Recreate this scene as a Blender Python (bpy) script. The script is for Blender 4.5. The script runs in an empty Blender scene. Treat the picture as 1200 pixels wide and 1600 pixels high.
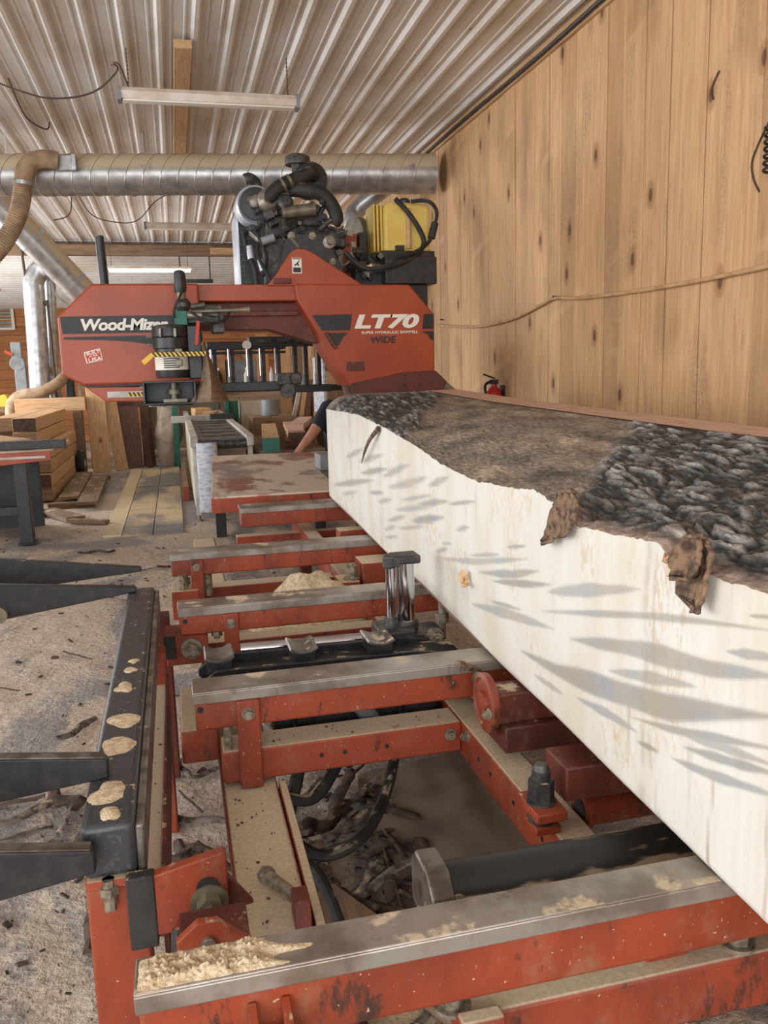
import bpy, bmesh, math, random
import numpy as np
from math import sin, cos, pi, radians, sqrt, atan2
from mathutils import Vector, Matrix, Euler, noise
random.seed(7); np.random.seed(7)
S = bpy.context.scene
COL = S.collection

# ------------------------------------------------------------------ camera
EYE = Vector((0, 0, 1.45))
yaw, pitch, roll = radians(13.8027), radians(9.7693), radians(-1.547)
fwd = Vector((sin(yaw)*cos(pitch), cos(yaw)*cos(pitch), -sin(pitch)))
rt = Vector((cos(yaw), -sin(yaw), 0)); up = rt.cross(fwd)
r2 = rt*cos(roll) + up*sin(roll); u2 = up*cos(roll) - rt*sin(roll)
cd = bpy.data.cameras.new('camera'); cam = bpy.data.objects.new('camera', cd); COL.objects.link(cam)
cd.sensor_fit = 'HORIZONTAL'; cd.sensor_width = 36; cd.lens = 39.0; cd.clip_start = .02; cd.clip_end = 200
m = Matrix.Identity(4)
for i in range(3):
    m[i][0] = r2[i]; m[i][1] = u2[i]; m[i][2] = -fwd[i]; m[i][3] = EYE[i]
cam.matrix_world = m
S.camera = cam

# ------------------------------------------------------------------ light
S.view_settings.view_transform = 'Standard'; S.view_settings.look = 'None'
S.view_settings.gamma = 1; S.view_settings.use_curve_mapping = False
S.view_settings.exposure = 0.0
w = bpy.data.worlds.new('sky'); S.world = w; w.use_nodes = True
bg = w.node_tree.nodes['Background']; bg.inputs[0].default_value = (.82, .91, 1, 1); bg.inputs[1].default_value = 1.2
def area(name, loc, target, sx, sy, power, col):
    l = bpy.data.lights.new(name, 'AREA'); l.shape = 'RECTANGLE'; l.size = sx; l.size_y = sy; l.energy = power; l.color = col
    o = bpy.data.objects.new(name, l); COL.objects.link(o); o.location = loc
    o.rotation_euler = (Vector(target)-Vector(loc)).to_track_quat('-Z', 'Y').to_euler(); return o
# daylight in the open bay doors of the shed: left side, behind the camera, far left
area('bay_door_daylight', (-5.7, 1.5, 1.9), (0, 1.9, 1.7), 7, 2.8, 285, (.95, .975, 1))
area('end_door_daylight', (-1.6, -4.6, 1.9), (-1.2, 0, 1.7), 5.5, 2.9, 300, (.95, .975, 1))
area('far_bay_daylight', (-5.7, 12.5, 1.9), (0, 12.5, 1.5), 5, 2.6, 520, (.96, .98, 1))

# ------------------------------------------------------------------ node helpers / materials
def lin(c):
    return tuple((v/255/12.92 if v/255 <= .04045 else ((v/255+.055)/1.055)**2.4) for v in c) + (1,)
class NT:
    def __init__(s, name):
        s.m = bpy.data.materials.new(name); s.m.use_nodes = True; s.t = s.m.node_tree
        s.b = s.t.nodes['Principled BSDF']; s.geo = s.n('ShaderNodeNewGeometry'); s.pos = s.geo.outputs['Position']
    def n(s, ty, **k):
        x = s.t.nodes.new(ty)
        for a, v in k.items(): setattr(x, a, v)
        return x
    def put(s, sock, v):
        if v is None: return
        if isinstance(v, bpy.types.NodeSocket): s.t.links.new(v, sock)
        else: sock.default_value = v
    def mapv(s, sc=(1, 1, 1), vec=None, rot=(0, 0, 0)):
        x = s.n('ShaderNodeMapping'); s.put(x.inputs[0], vec or s.pos); x.inputs['Scale'].default_value = sc; x.inputs['Rotation'].default_value = rot
        return x.outputs[0]
    def noise(s, scale, detail=3, vec=None, rough=.55, dist=0):
        x = s.n('ShaderNodeTexNoise'); s.put(x.inputs['Vector'], vec or s.pos)
        x.inputs['Scale'].default_value = scale; x.inputs['Detail'].default_value = detail
        x.inputs['Roughness'].default_value = rough; x.inputs['Distortion'].default_value = dist
        return x.outputs[0]
    def voro(s, scale, vec=None, feature='F1'):
        x = s.n('ShaderNodeTexVoronoi', feature=feature); s.put(x.inputs['Vector'], vec or s.pos); x.inputs['Scale'].default_value = scale
        return x
    def ss(s, v, a, b, lo=0., hi=1.):
        x = s.n('ShaderNodeMapRange', interpolation_type='SMOOTHSTEP'); s.put(x.inputs[0], v)
        for i, q in enumerate((a, b, lo, hi)): x.inputs[i+1].default_value = q
        return x.outputs[0]
    def math(s, op, a, b=None):
        x = s.n('ShaderNodeMath', operation=op); s.put(x.inputs[0], a); s.put(x.inputs[1], b); return x.outputs[0]
    def mix(s, f, a, b, mode='MIX'):
        x = s.n('ShaderNodeMix', data_type='RGBA', blend_type=mode); s.put(x.inputs[0], f)
        s.put(x.inputs[6], a); s.put(x.inputs[7], b); return x.outputs[2]
    def out(s, col, rough=.6, metal=0., bump=None, bs=.3, bd=.01):
        s.put(s.b.inputs['Base Color'], col); s.put(s.b.inputs['Roughness'], rough); s.put(s.b.inputs['Metallic'], metal)
        if bump is not None:
            x = s.n('ShaderNodeBump'); x.inputs['Strength'].default_value = bs; x.inputs['Distance'].default_value = bd
            s.put(x.inputs['Height'], bump); s.t.links.new(x.outputs[0], s.b.inputs['Normal'])
        return s.m
    def sep(s):
        x = s.n('ShaderNodeSeparateXYZ'); s.put(x.inputs[0], s.pos); return x.outputs
    def nz(s):
        x = s.n('ShaderNodeSeparateXYZ'); s.put(x.inputs[0], s.geo.outputs['Normal']); return x.outputs[2]
    def rnd(s):
        return s.n('ShaderNodeObjectInfo').outputs['Random']
SAWD = (205, 180, 146)
def pm(name, c1, c2=None, scale=5, stretch=(1, 1, 1), lo=.4, hi=.65, rough=.6, metal=0., dust=0., dsc=14, bump=0., bsc=60, grime=0., emit=None, dn=(.6, .95)):
    """paint / metal / cloth: base colour, second colour in noise patches, grime, settled sawdust on top faces"""
    n = NT(name); c = lin(c1); r = rough
    if c2: c = n.mix(n.ss(n.noise(scale, 4, n.mapv(stretch)), lo, hi), c, lin(c2))
    if grime:
        c = n.mix(n.ss(n.noise(16, 6, n.mapv((1, 1, .6)), .75), .5, .75, 0, .4), c, lin((150, 118, 94)))
        c = n.mix(n.math('MULTIPLY', n.ss(n.noise(11, 7, n.mapv((1, 1, .4)), .75), .56, .64), grime), c, lin((56, 40, 32)))
        c = n.mix(n.ss(n.noise(130, 2), .70, .74, 0, grime), c, lin((196, 170, 140)))
    if dust:
        f = n.math('MULTIPLY', n.ss(n.nz(), *dn), n.ss(n.noise(dsc, 5, None, .65), .72-.5*dust, .80-.5*dust))
        d = n.mix(n.noise(120, 2), lin((166, 142, 112)), lin((222, 204, 176)))
        c = n.mix(f, c, d); r = n.math('MAXIMUM', f, rough); 
        if metal: metal = n.math('MULTIPLY', n.math('SUBTRACT', 1, f), metal)
    if emit: n.b.inputs['Emission Color'].default_value = lin(c1); n.b.inputs['Emission Strength'].default_value = emit
    return n.out(c, r, metal, n.noise(bsc, 3) if bump else None, bump, .004)
MT = {}
MT['red'] = pm('red_paint', (160, 66, 30), (146, 57, 26), 3, rough=.42, grime=.0)
MT['red_dirty'] = pm('red_paint_worn', (150, 62, 32), (124, 50, 28), 7, (1, 1, .5), rough=.55, grime=.9, dust=.25, bump=.15)
MT['red_saw'] = pm('red_paint_under_sawdust', (152, 64, 36), (128, 53, 32), 7, (1, 1, .5), rough=.6, grime=.8, dust=.92, dsc=9, bump=.2)
MT['dark_red'] = pm('dark_red_paint', (104, 42, 28), (80, 35, 24), 5, rough=.55, grime=.4, dust=.3)
MT['cap'] = pm('worn_rail_steel', (168, 160, 150), (128, 116, 104), 8, (1, 1, 1), rough=.38, metal=.55, grime=.35, dust=.34, dsc=10, bump=.1)
MT['steel'] = pm('grey_steel', (138, 132, 124), (96, 88, 80), 20, rough=.45, metal=.7, dust=.3)
MT['bolt'] = pm('dull_zinc', (150, 140, 122), (108, 96, 80), 60, rough=.5, metal=.35, dust=.3)
MT['chrome'] = pm('polished_chrome', (205, 205, 210), rough=.12, metal=1.)
MT['black'] = pm('black_paint', (30, 30, 33), (46, 44, 44), 30, rough=.42, dust=.22, dsc=30)
MT['black_spk'] = pm('black_paint_speckled', (56, 57, 60), (84, 82, 80), 120, lo=.52, hi=.7, rough=.42, dust=.22, dsc=45, bump=.1)
MT['rubber'] = pm('black_rubber', (30, 29, 29), (52, 48, 44), 14, rough=.7, dust=.35)
MT['roller'] = pm('worn_roller', (40, 39, 38), (150, 136, 114), 9, (.5, 2, 2), lo=.54, hi=.60, rough=.45, bump=.1)
MT['castiron'] = pm('cast_iron', (62, 60, 60), (96, 92, 86), 25, rough=.5, metal=.5, dust=.25, bump=.3)
MT['alu'] = pm('cast_aluminium', (150, 142, 130), (112, 104, 92), 25, rough=.42, metal=.6, dust=.3, bump=.2)
MT['yellow'] = pm('yellow_plastic', (228, 200, 108), (214, 182, 88), 4, rough=.4)
MT['white'] = pm('white_print', (226, 220, 208), rough=.6)
MT['decal_black'] = pm('black_decal', (32, 31, 33), rough=.5)
MT['decal_red'] = pm('red_print', (190, 60, 42), rough=.6)
MT['decal_yel'] = pm('yellow_print', (226, 184, 60), rough=.55)
MT['green'] = pm('green_paint', (24, 98, 78), rough=.5)
MT['cream'] = pm('cream_paint', (206, 200, 178), (180, 172, 150), 4, rough=.55, dust=.3)
MT['lgrey'] = pm('light_grey_paint', (196, 192, 184), (160, 152, 142), 5, rough=.5, dust=.3)
MT['mgrey'] = pm('mid_grey_paint', (132, 136, 138), (112, 114, 116), 5, rough=.5, dust=.3)
MT['belt'] = pm('belt_rubber', (62, 60, 60), (98, 92, 86), 6, rough=.55, dust=.25)
MT['plastic'] = pm('white_plastic_wrap', (214, 216, 224), (172, 176, 190), 12, (1, 1, 3), rough=.25, bump=.6, bsc=18)
MT['cardboard'] = pm('cardboard', (176, 132, 88), (158, 114, 74), 4, rough=.8)
MT['navy'] = pm('navy_cotton', (34, 38, 52), (26, 28, 40), 30, rough=.9, bump=.2)
MT['skin'] = pm('skin', (188, 136, 110), (170, 116, 92), 12, rough=.55)
MT['hair'] = pm('brown_hair', (58, 42, 30), (40, 30, 24), 60, rough=.7)
MT['jeans'] = pm('dark_denim', (50, 56, 72), (38, 42, 56), 40, rough=.9)
MT['lamp_off'] = pm('white_enamel', (218, 208, 196), (196, 178, 156), 6, rough=.45)
MT['lamp_on'] = pm('lit_tube', (255, 252, 246), emit=14.)
MT['pink'] = pm('pink_foam', (224, 132, 150), rough=.7)
MT['wire'] = pm('brown_cable', (78, 62, 52), rough=.7)
MT['galv'] = pm('galvanised_duct', (176, 174, 172), (146, 144, 144), 9, rough=.34, metal=.7, dust=.85, dsc=3.5, dn=(-.05, .3))
MT['galv2'] = pm('galvanised_pipe', (188, 190, 192), (160, 160, 160), 9, rough=.34, metal=.7, dust=.4, dsc=3.5)
MT['flex'] = pm('dusty_flex_hose', (170, 142, 112), (140, 116, 92), 8, rough=.8)
MT['rope'] = pm('tan_hose', (204, 166, 124), (180, 142, 102), 12, rough=.7)
MT['bottle'] = pm('clear_plastic', (214, 220, 222), rough=.2)
MT['redext'] = pm('extinguisher_red', (176, 40, 38), rough=.3)
MT['sawdust'] = pm('sawdust', (222, 202, 170), (190, 164, 130), 70, rough=1., bump=1., bsc=240)
MT['silver'] = pm('silver_frame', (190, 194, 204), rough=.35, metal=.5)
MT['olive'] = pm('olive_grey_metal', (128, 120, 100), (104, 96, 80), 14, rough=.45, metal=.4)
MT['barkchip'] = pm('bark_chips', (92, 74, 60), (48, 40, 36), 24, rough=.95, bump=.8, bsc=150)
MT['barkflap'] = pm('torn_bark', (136, 108, 84), (72, 56, 46), 50, rough=.95, bump=1., bsc=140)
MT['barkgrey'] = pm('grey_bark_strip', (132, 122, 114), (70, 58, 50), 30, (1, 1, 1), rough=.95, bump=.9, bsc=120, dust=.35)

def wood(name, c1, c2, axis=1, scale=6, rnd=.25, rough=.75, knots=True, dust=0.):
    """sawn timber: grain running along one axis, a tone per piece, knots"""
    n = NT(name); st = [9, 9, 9]; st[axis] = .7
    g = n.noise(scale, 5, n.mapv(tuple(st)), .6, .6)
    c = n.mix(n.ss(g, .35, .7), lin(c1), lin(c2))
    c = n.mix(n.math('MULTIPLY', n.rnd(), rnd), c, lin(tuple(v*.55 for v in c2)))
    if knots:
        st = [4, 4, 4]; st[axis] = 2.2
        k = n.voro(.8, n.mapv(tuple(st))).outputs[0]
        c = n.mix(n.ss(k, .05, .11, .75, 0), c, lin((110, 70, 44)))
    if dust:
        f = n.math('MULTIPLY', n.ss(n.nz(), .6, .95), n.ss(n.noise(8, 5), .72-.5*dust, .8-.5*dust)); c = n.mix(f, c, lin(SAWD))
    return n.out(c, rough, 0., g, .25, .004)
MT['pine_y'] = wood('pale_pine_lengthwise', (214, 176, 132), (190, 146, 102), 1)
MT['pine_x'] = wood('pale_pine_crosswise', (212, 176, 136), (186, 146, 106), 0)
MT['pine_z'] = wood('pale_pine_upright', (214, 178, 136), (188, 146, 104), 2)
MT['oldwood_y'] = wood('weathered_wood_lengthwise', (150, 122, 96), (112, 90, 72), 1, dust=.3)
MT['oldwood_x'] = wood('weathered_wood_crosswise', (150, 122, 96), (112, 90, 72), 0, dust=.3)
MT['brownwood'] = wood('brown_wood_upright', (118, 88, 72), (88, 62, 52), 2)
MT['walnut'] = wood('dark_red_brown_wood', (92, 52, 42), (66, 36, 30), 2)
MT['endgrain'] = pm('dark_end_grain', (92, 70, 56), (66, 48, 40), 40, rough=.9)
MT['pinkwood'] = wood('pinkish_pine', (226, 188, 168), (208, 164, 142), 1)
MT['backwood'] = wood('orange_wall_boards', (190, 128, 76), (158, 98, 54), 0, 3, .3)

# ------------------------------------------------------------------ mesh builder
class MB:
    def __init__(s): s.v = []; s.f = []
    def add(s, vs, fs):
        o = len(s.v); s.v += [tuple(v) for v in vs]; s.f += [tuple(i+o for i in f) for f in fs]; return s
    def box(s, x0, x1, y0, y1, z0, z1):
        return s.add([(x, y, z) for z in (z0, z1) for y in (y0, y1) for x in (x0, x1)],
                     [(0, 2, 3, 1), (4, 5, 7, 6), (0, 1, 5, 4), (2, 6, 7, 3), (0, 4, 6, 2), (1, 3, 7, 5)])
    def obox(s, c, size, rot=(0, 0, 0)):
        R = Euler(rot).to_matrix(); c = Vector(c); h = [q/2 for q in size]
        return s.add([c+R@Vector((x*h[0], y*h[1], z*h[2])) for z in (-1, 1) for y in (-1, 1) for x in (-1, 1)],
                     [(0, 2, 3, 1), (4, 5, 7, 6), (0, 1, 5, 4), (2, 6, 7, 3), (0, 4, 6, 2), (1, 3, 7, 5)])
    def prism(s, poly, d0, d1, axis='y'):
        f = {'y': lambda a, b, d: (a, d, b), 'x': lambda a, b, d: (d, a, b), 'z': lambda a, b, d: (a, b, d)}[axis]
        n = len(poly); ar = sum(poly[i][0]*poly[(i+1) % n][1]-poly[(i+1) % n][0]*poly[i][1] for i in range(n))
        if (ar < 0) != (axis == 'y'): poly = poly[::-1]
        vs = [f(a, b, d0) for a, b in poly]+[f(a, b, d1) for a, b in poly]
        if d1 < d0: vs = vs[n:]+vs[:n]
        return s.add(vs, [tuple(range(n))[::-1], tuple(range(n, 2*n))]+[(i, (i+1) % n, n+(i+1) % n, n+i) for i in range(n)])
    def cyl(s, p0, p1, r, r2=None, n=16):
        p0 = Vector(p0); p1 = Vector(p1); r2 = r if r2 is None else r2
        d = (p1-p0).normalized(); a = d.orthogonal().normalized(); b = d.cross(a)
        vs = [p0+(a*cos(2*pi*i/n)+b*sin(2*pi*i/n))*r for i in range(n)]+[p1+(a*cos(2*pi*i/n)+b*sin(2*pi*i/n))*r2 for i in range(n)]
        return s.add(vs, [tuple(range(n))[::-1], tuple(range(n, 2*n))]+[(i, (i+1) % n, n+(i+1) % n, n+i) for i in range(n)])
    def lathe(s, p, axis, prof, n=20):
        p = Vector(p); d = Vector(axis).normalized(); a = d.orthogonal().normalized(); b = d.cross(a); vs = []; fs = []
        for r, h in prof: vs += [p+d*h+(a*cos(2*pi*i/n)+b*sin(2*pi*i/n))*max(r, 1e-4) for i in range(n)]
        for j in range(len(prof)-1): fs += [(j*n+i, j*n+(i+1) % n, (j+1)*n+(i+1) % n, (j+1)*n+i) for i in range(n)]
        fs += [tuple(range(n))[::-1], tuple(range((len(prof)-1)*n, len(prof)*n))]
        return s.add(vs, fs)
    def tube(s, pts, r, n=10, sub=6, rf=None):
        P = [Vector(p) for p in pts]
        if len(P) > 2 and sub > 1:
            Q = []
            for i in range(len(P)-1):
                a, b, c, d = P[max(i-1, 0)], P[i], P[i+1], P[min(i+2, len(P)-1)]
                for k in range(sub):
                    t = k/sub; Q.append(.5*((2*b)+(c-a)*t+(2*a-5*b+4*c-d)*t*t+(3*b-a-3*c+d)*t**3))
            P = Q+[P[-1]]
        L = len(P); vs = []; fs = []; ref = None
        for i, p in enumerate(P):
            t = (P[min(i+1, L-1)]-P[max(i-1, 0)]).normalized()
            a = t.orthogonal().normalized() if ref is None else (ref-t*ref.dot(t)).normalized()
            ref = a; b = t.cross(a); rr = r*(rf(i/(L-1)) if rf else 1)
            vs += [p+(a*cos(2*pi*k/n)+b*sin(2*pi*k/n))*rr for k in range(n)]
        for i in range(L-1): fs += [(i*n+k, i*n+(k+1) % n, (i+1)*n+(k+1) % n, (i+1)*n+k) for k in range(n)]
        fs += [tuple(range(n))[::-1], tuple(range((L-1)*n, L*n))]
        return s.add(vs, fs)
    def hexbolt(s, p, d, r, h=None, washer=True):
        p = Vector(p); d = Vector(d).normalized(); h = h or r*1.1
        if washer: s.cyl(p, p+d*r*.3, r*1.45, n=18); p = p+d*r*.3
        s.cyl(p, p+d*h, r, n=6); s.cyl(p+d*h, p+d*(h+.35*r), r*.55, n=10); return s
    def rib(s, pts, w, th):    # thin flat strip
        return s.tube(pts, w, 4)
def finish(me, angle=35):
    me.polygons.foreach_set('use_smooth', [True]*len(me.polygons)); me.set_sharp_from_angle(angle=radians(angle)); me.update()
def link(name, me, mat, parent=None, loc=(0, 0, 0)):
    o = bpy.data.objects.new(name, me); COL.objects.link(o)
    if mat and not me.materials: me.materials.append(MT[mat] if isinstance(mat, str) else mat)
    o.location = Vector(loc) - (PW[parent.name] if parent else Vector())
    PW[o.name] = Vector(loc)
    if parent: o.parent = parent
    return o
PW = {}
def build(mb, name, mat, parent=None, bevel=0., smooth=35, seg=2):
    V = np.array([tuple(v) for v in mb.v]); c = (V.min(0)+V.max(0))/2
    me = bpy.data.meshes.new(name); me.from_pydata((V-c).tolist(), [], mb.f); finish(me, smooth)
    o = link(name, me, mat, parent, c)
    if bevel:
        b = o.modifiers.new('bevel', 'BEVEL'); b.width = bevel; b.segments = seg; b.limit_method = 'ANGLE'; b.angle_limit = radians(40)
    return o
def tag(o, label, cat, group=None, kind=None):
    o['label'] = label; o['category'] = cat
    if group: o['group'] = group
    if kind: o['kind'] = kind
    return o
def thing(name, label, cat, loc=(0, 0, 0), group=None):
    o = bpy.data.objects.new(name, None); COL.objects.link(o); o.location = loc; o.empty_display_size = .1
    PW[o.name] = Vector(loc); return tag(o, label, cat, group)
def struct(o): o['kind'] = 'structure'; return o
def instance(src, loc, parent=None, rot=None, scale=None):
    o = src.copy(); COL.objects.link(o); o.parent = parent
    o.location = Vector(loc)-(PW[parent.name] if parent else Vector()); PW[o.name] = Vector(loc)
    if rot is not None: o.rotation_euler = rot
    if scale is not None: o.scale = scale
    return o
def text(s, name, mat, parent, x0, x1, z0, z1, y, bold=.02, shear=0., sp=1.):
    c = bpy.data.curves.new('lettering', 'FONT'); c.body = s; c.size = 1; c.offset = bold; c.shear = shear; c.space_character = sp; c.resolution_u = 3
    o = bpy.data.objects.new('tmp', c); COL.objects.link(o); bpy.context.view_layer.update()
    me = bpy.data.meshes.new_from_object(o.evaluated_get(bpy.context.evaluated_depsgraph_get())); bpy.data.objects.remove(o)
    V = np.array([v.co[:] for v in me.vertices]); a = V.min(0); b = V.max(0)
    mb = MB(); W = [(x0+(p[0]-a[0])/(b[0]-a[0])*(x1-x0), y, z0+(p[1]-a[1])/(b[1]-a[1])*(z1-z0)) for p in V]
    mb.add(W, [tuple(p.vertices) for p in me.polygons]); bpy.data.meshes.remove(me)
    return build(mb, name, mat, parent)
# ------------------------------------------------------------------ setting
XW, ZC = 2.48, 3.5
# floor: concrete with drifted sawdust
def floor_h(x, y):
    k = max(0., 1-abs(y-3)/9)
    return .022*k*(noise.noise((x*2.2, y*2.2, 0))+.5*noise.noise((x*7, y*7, 3))) - .012
xs = np.concatenate([np.linspace(-6, -1.6, 24), np.linspace(-1.55, 1.6, 100), np.linspace(1.7, 2.6, 8)])
ys = np.concatenate([np.linspace(-5, .6, 14), np.linspace(.65, 6.5, 150), np.linspace(6.7, 20.2, 60)])
fb = MB(); nx = len(xs)
fb.add([(x, y, floor_h(x, y)) for y in ys for x in xs], [(j*nx+i, j*nx+i+1, (j+1)*nx+i+1, (j+1)*nx+i) for j in range(len(ys)-1) for i in range(nx-1)])
n = NT('sawdust_strewn_concrete')
big = n.noise(1.1, 6, n.mapv((1, .55, 1)), .62, .6); fine = n.noise(38, 5, None, .7)
con = n.mix(n.noise(4, 4), lin((168, 160, 156)), lin((136, 130, 128)))
dst = n.mix(n.ss(fine, .35, .7), lin((190, 168, 144)), lin((226, 210, 190)))
dst = n.mix(n.ss(n.noise(2.5, 4), .45, .7), dst, lin((206, 190, 170)))
c = n.mix(n.ss(n.math('ADD', big, n.math('MULTIPLY', fine, .18)), .53, .60), con, dst)
c = n.mix(n.ss(n.voro(26, n.mapv((1, .6, 1))).outputs[0], .05, .13, .85, 0), c, lin((70, 54, 44)))
fl = struct(build(fb, 'floor', n.out(c, n.ss(big, .5, .6, .55, .95), 0., n.math('ADD', fine, n.math('MULTIPLY', n.noise(7, 6, None, .65), 2.2)), .8, .03), smooth=80))

# right wall of upright boards
n = NT('sawn_wall_boards'); p = n.sep(); st = n.mapv((3, 10, .5))
g = n.noise(5, 6, st, .62, .7)
c = n.mix(n.ss(g, .3, .72), lin((220, 180, 134)), lin((194, 150, 106)))
rn = n.rnd(); c = n.mix(n.math('MULTIPLY', n.ss(rn, .3, 1.), .5), c, lin((158, 118, 84)))
gr = n.math('MULTIPLY', n.ss(n.noise(2.6, 5, n.mapv((1, 2.2, .5)), .6), .50, .66), n.ss(n.noise(70, 3), .35, .6)); c = n.mix(n.math('MULTIPLY', gr, .4), c, lin((142, 116, 94)))
dk = n.ss(n.noise(1.2, 3, n.mapv((1, 1.3, .7))), .52, .74); c = n.mix(n.math('MULTIPLY', dk, .6), c, lin((126, 88, 58)))
cb = n.n('ShaderNodeCombineXYZ'); n.put(cb.inputs[0], n.math('MULTIPLY', p[1], 2.6)); n.put(cb.inputs[1], n.math('MULTIPLY', p[2], 1.35)); vv = n.voro(1.0, cb.outputs[0]); vv.voronoi_dimensions = '2D'; sc_ = n.n('ShaderNodeSeparateColor'); n.put(sc_.inputs[0], vv.outputs['Color']); kv = n.math('ADD', n.math('ADD', vv.outputs[0], n.math('MULTIPLY', n.noise(30, 2), .02)), n.ss(sc_.outputs[0], .62, .63))
c = n.mix(n.ss(kv, .085, .135, .5, 0), c, lin((150, 104, 68))); c = n.mix(n.ss(kv, .042, .072, .85, 0), c, lin((98, 66, 46)))
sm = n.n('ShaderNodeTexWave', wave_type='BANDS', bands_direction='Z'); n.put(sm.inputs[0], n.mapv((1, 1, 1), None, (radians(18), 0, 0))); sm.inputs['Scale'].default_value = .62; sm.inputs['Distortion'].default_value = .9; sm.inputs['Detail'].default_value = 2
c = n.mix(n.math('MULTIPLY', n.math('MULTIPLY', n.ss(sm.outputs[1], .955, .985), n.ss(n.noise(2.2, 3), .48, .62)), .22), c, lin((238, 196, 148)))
WB = n.out(c, .75, 0., g, .2, .004)
wr = struct(build(MB().box(XW+.04, XW+.10, -5, 20.2, -.05, 3.6), 'wall_right', 'endgrain'))
seams = [3.23, 3.62, 3.92, 4.15, 4.38, 4.55, 4.75, 4.94, 5.13, 5.31, 5.53, 5.70, 5.87, 6.09, 6.41, 6.62, 6.84, 7.08, 7.42]
y = 3.23
while y > -4.9: y -= random.uniform(.24, .38); seams.insert(0, y)
y = 7.42
while y < 20: y += random.uniform(.2, .34); seams.append(y)
for a, b in zip(seams, seams[1:]):
    d = random.uniform(-.004, .004)
    g_ = .007 if min(abs(a-s_) for s_ in (3.62, 3.92, 4.55, 4.94, 5.31, 6.09)) < .01 else .002
    build(MB().box(XW+d, XW+.04, a+g_, b-.002, 0, 3.47), 'wall_board', WB, wr, .002, seg=1)
# wall branches: cracks
for pts in ([(3.53, 2.73), (3.58, 2.67), (3.565, 2.62)], [(3.18, 2.42), (3.27, 2.3), (3.265, 2.22), (3.22, 2.15)]):
    build(MB().tube([(XW-.006, a, b) for a, b in pts], .004, 5), 'board_crack', 'endgrain', wr)
build(MB().box(XW-.025, XW+.01, -5, 14, 3.40, 3.495), 'trim_1', 'pine_y')['kind'] = 'structure'
cp = tag(build(MB().tube([(XW-.045, y, 3.425+.006*sin(y*2)) for y in np.linspace(1, 14, 30)], .013, 8), 'conduit', 'black', None), 'thin black pipe running under the ceiling along the wooden wall', 'pipe')
# corrugated ceiling, panels of four ribs
pitchr = .2125
prof = [(0, 0), (.030, 0), (.034, -.004), (.042, -.004), (.046, 0), (.070, 0), (.074, -.004)]
one = [(-.106, 0), (-.030, 0), (-.011, -.024), (.011, -.024), (.030, 0), (.050, 0), (.054, -.006), (.062, -.006), (.066, 0), (.086, 0)]
one = [(-.106, 0), (-.074, 0), (-.070, -.006), (-.060, -.006), (-.056, 0), (-.030, 0), (-.012, -.026), (.012, -.026), (.030, 0), (.056, 0), (.060, -.006), (.070, -.006), (.074, 0)]
def sheet(nr, l0, l1, flip=False):
    pts = [(k*pitchr+a+.10625, z) for k in range(nr) for a, z in one]+[(nr*pitchr, 0)]; mb = MB(); N = len(pts)
    vs = [(x, l0, z) for x, z in pts]+[(x, l1, z) for x, z in pts]
    if flip: vs = [(q[1], q[0], q[2]) for q in vs]
    return mb.add(vs, [(i, N+i, N+i+1, i+1) if not flip else (i, i+1, N+i+1, N+i) for i in range(N-1)])
n = NT('dusty_white_roof_sheet')
c = n.mix(n.ss(n.noise(1.4, 5, n.mapv((1, .5, 1)), .6), .38, .7), lin((226, 222, 218)), lin((202, 190, 176)))
c = n.mix(n.ss(n.noise(7, 4, n.mapv((4, .3, 1))), .55, .75, 0, .45), c, lin((158, 136, 112)))
c = n.mix(n.ss(n.voro(2.6).outputs[0], .025, .05, .8, 0), c, lin((80, 66, 56)))
RS = n.out(c, .38, .15)
ce = struct(build(MB().box(-6, XW+.1, -5, 14, ZC+.012, ZC+.05), 'ceiling', 'oldwood_y'))
for k in range(-7, 3):
    mb = sheet(4, -5, 14); mb.v = [(x-.046+.85*k, y, z+ZC+.004) for x, y, z in mb.v]; build(mb, 'roof_sheet', RS, ce, smooth=20)
# lower far ceiling, ribs across
cf = struct(build(MB().prism([(14, 3.43), (20.2, 2.95), (20.2, 3.02), (14, 3.50)], -6, XW+.1, 'x'), 'ceiling_far', 'oldwood_x'))
for k in range(7):
    mb = sheet(4, -6, XW, True); y0 = 14+.85*k
    mb.v = [(x, y+y0, z+3.42-.0774*(y+y0-14)) for x, y, z in mb.v if True]; build(mb, 'roof_sheet', RS, cf, smooth=20)
build(MB().box(-6, XW, 13.9, 14.0, 3.28, 3.44), 'trim_2', 'oldwood_x')['kind'] = 'structure'
build(MB().box(.7, XW, 13.86, 13.9, 3.30, 3.40), 'trim_3', 'pine_x')['kind'] = 'structure'
# back wall of horizontal boards
wb = struct(build(MB().box(-6, XW+.1, 20.0, 20.2, -.05, 3.2), 'wall_back', 'oldwood_x'))
z = 0
while z < 3.0:
    h = random.uniform(.14, .22); build(MB().box(-6, XW, 19.96+random.uniform(-.004, .004), 20.0, z+.004, min(z+h, 3.05)), 'wall_board', 'backwood', wb, .004, seg=1); z += h
# left wall and front wall: wide open bays between posts
wl = struct(build(MB().box(-6.1, -6, -5, -2.2, 0, 3.5).box(-6.1, -6, 5.2, 9.8, 0, 3.5).box(-6.1, -6, 15.2, 20.2, 0, 3.5).box(-6.1, -6, -2.2, 15.2, 3.3, 3.5), 'wall_left', 'pine_z'))
wf = struct(build(MB().box(-6.1, -4.6, -5.1, -5, 0, 3.5).box(1.4, 2.58, -5.1, -5, 0, 3.5).box(-4.6, 1.4, -5.1, -5, 3.3, 3.5), 'wall_front', 'pine_z'))
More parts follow.
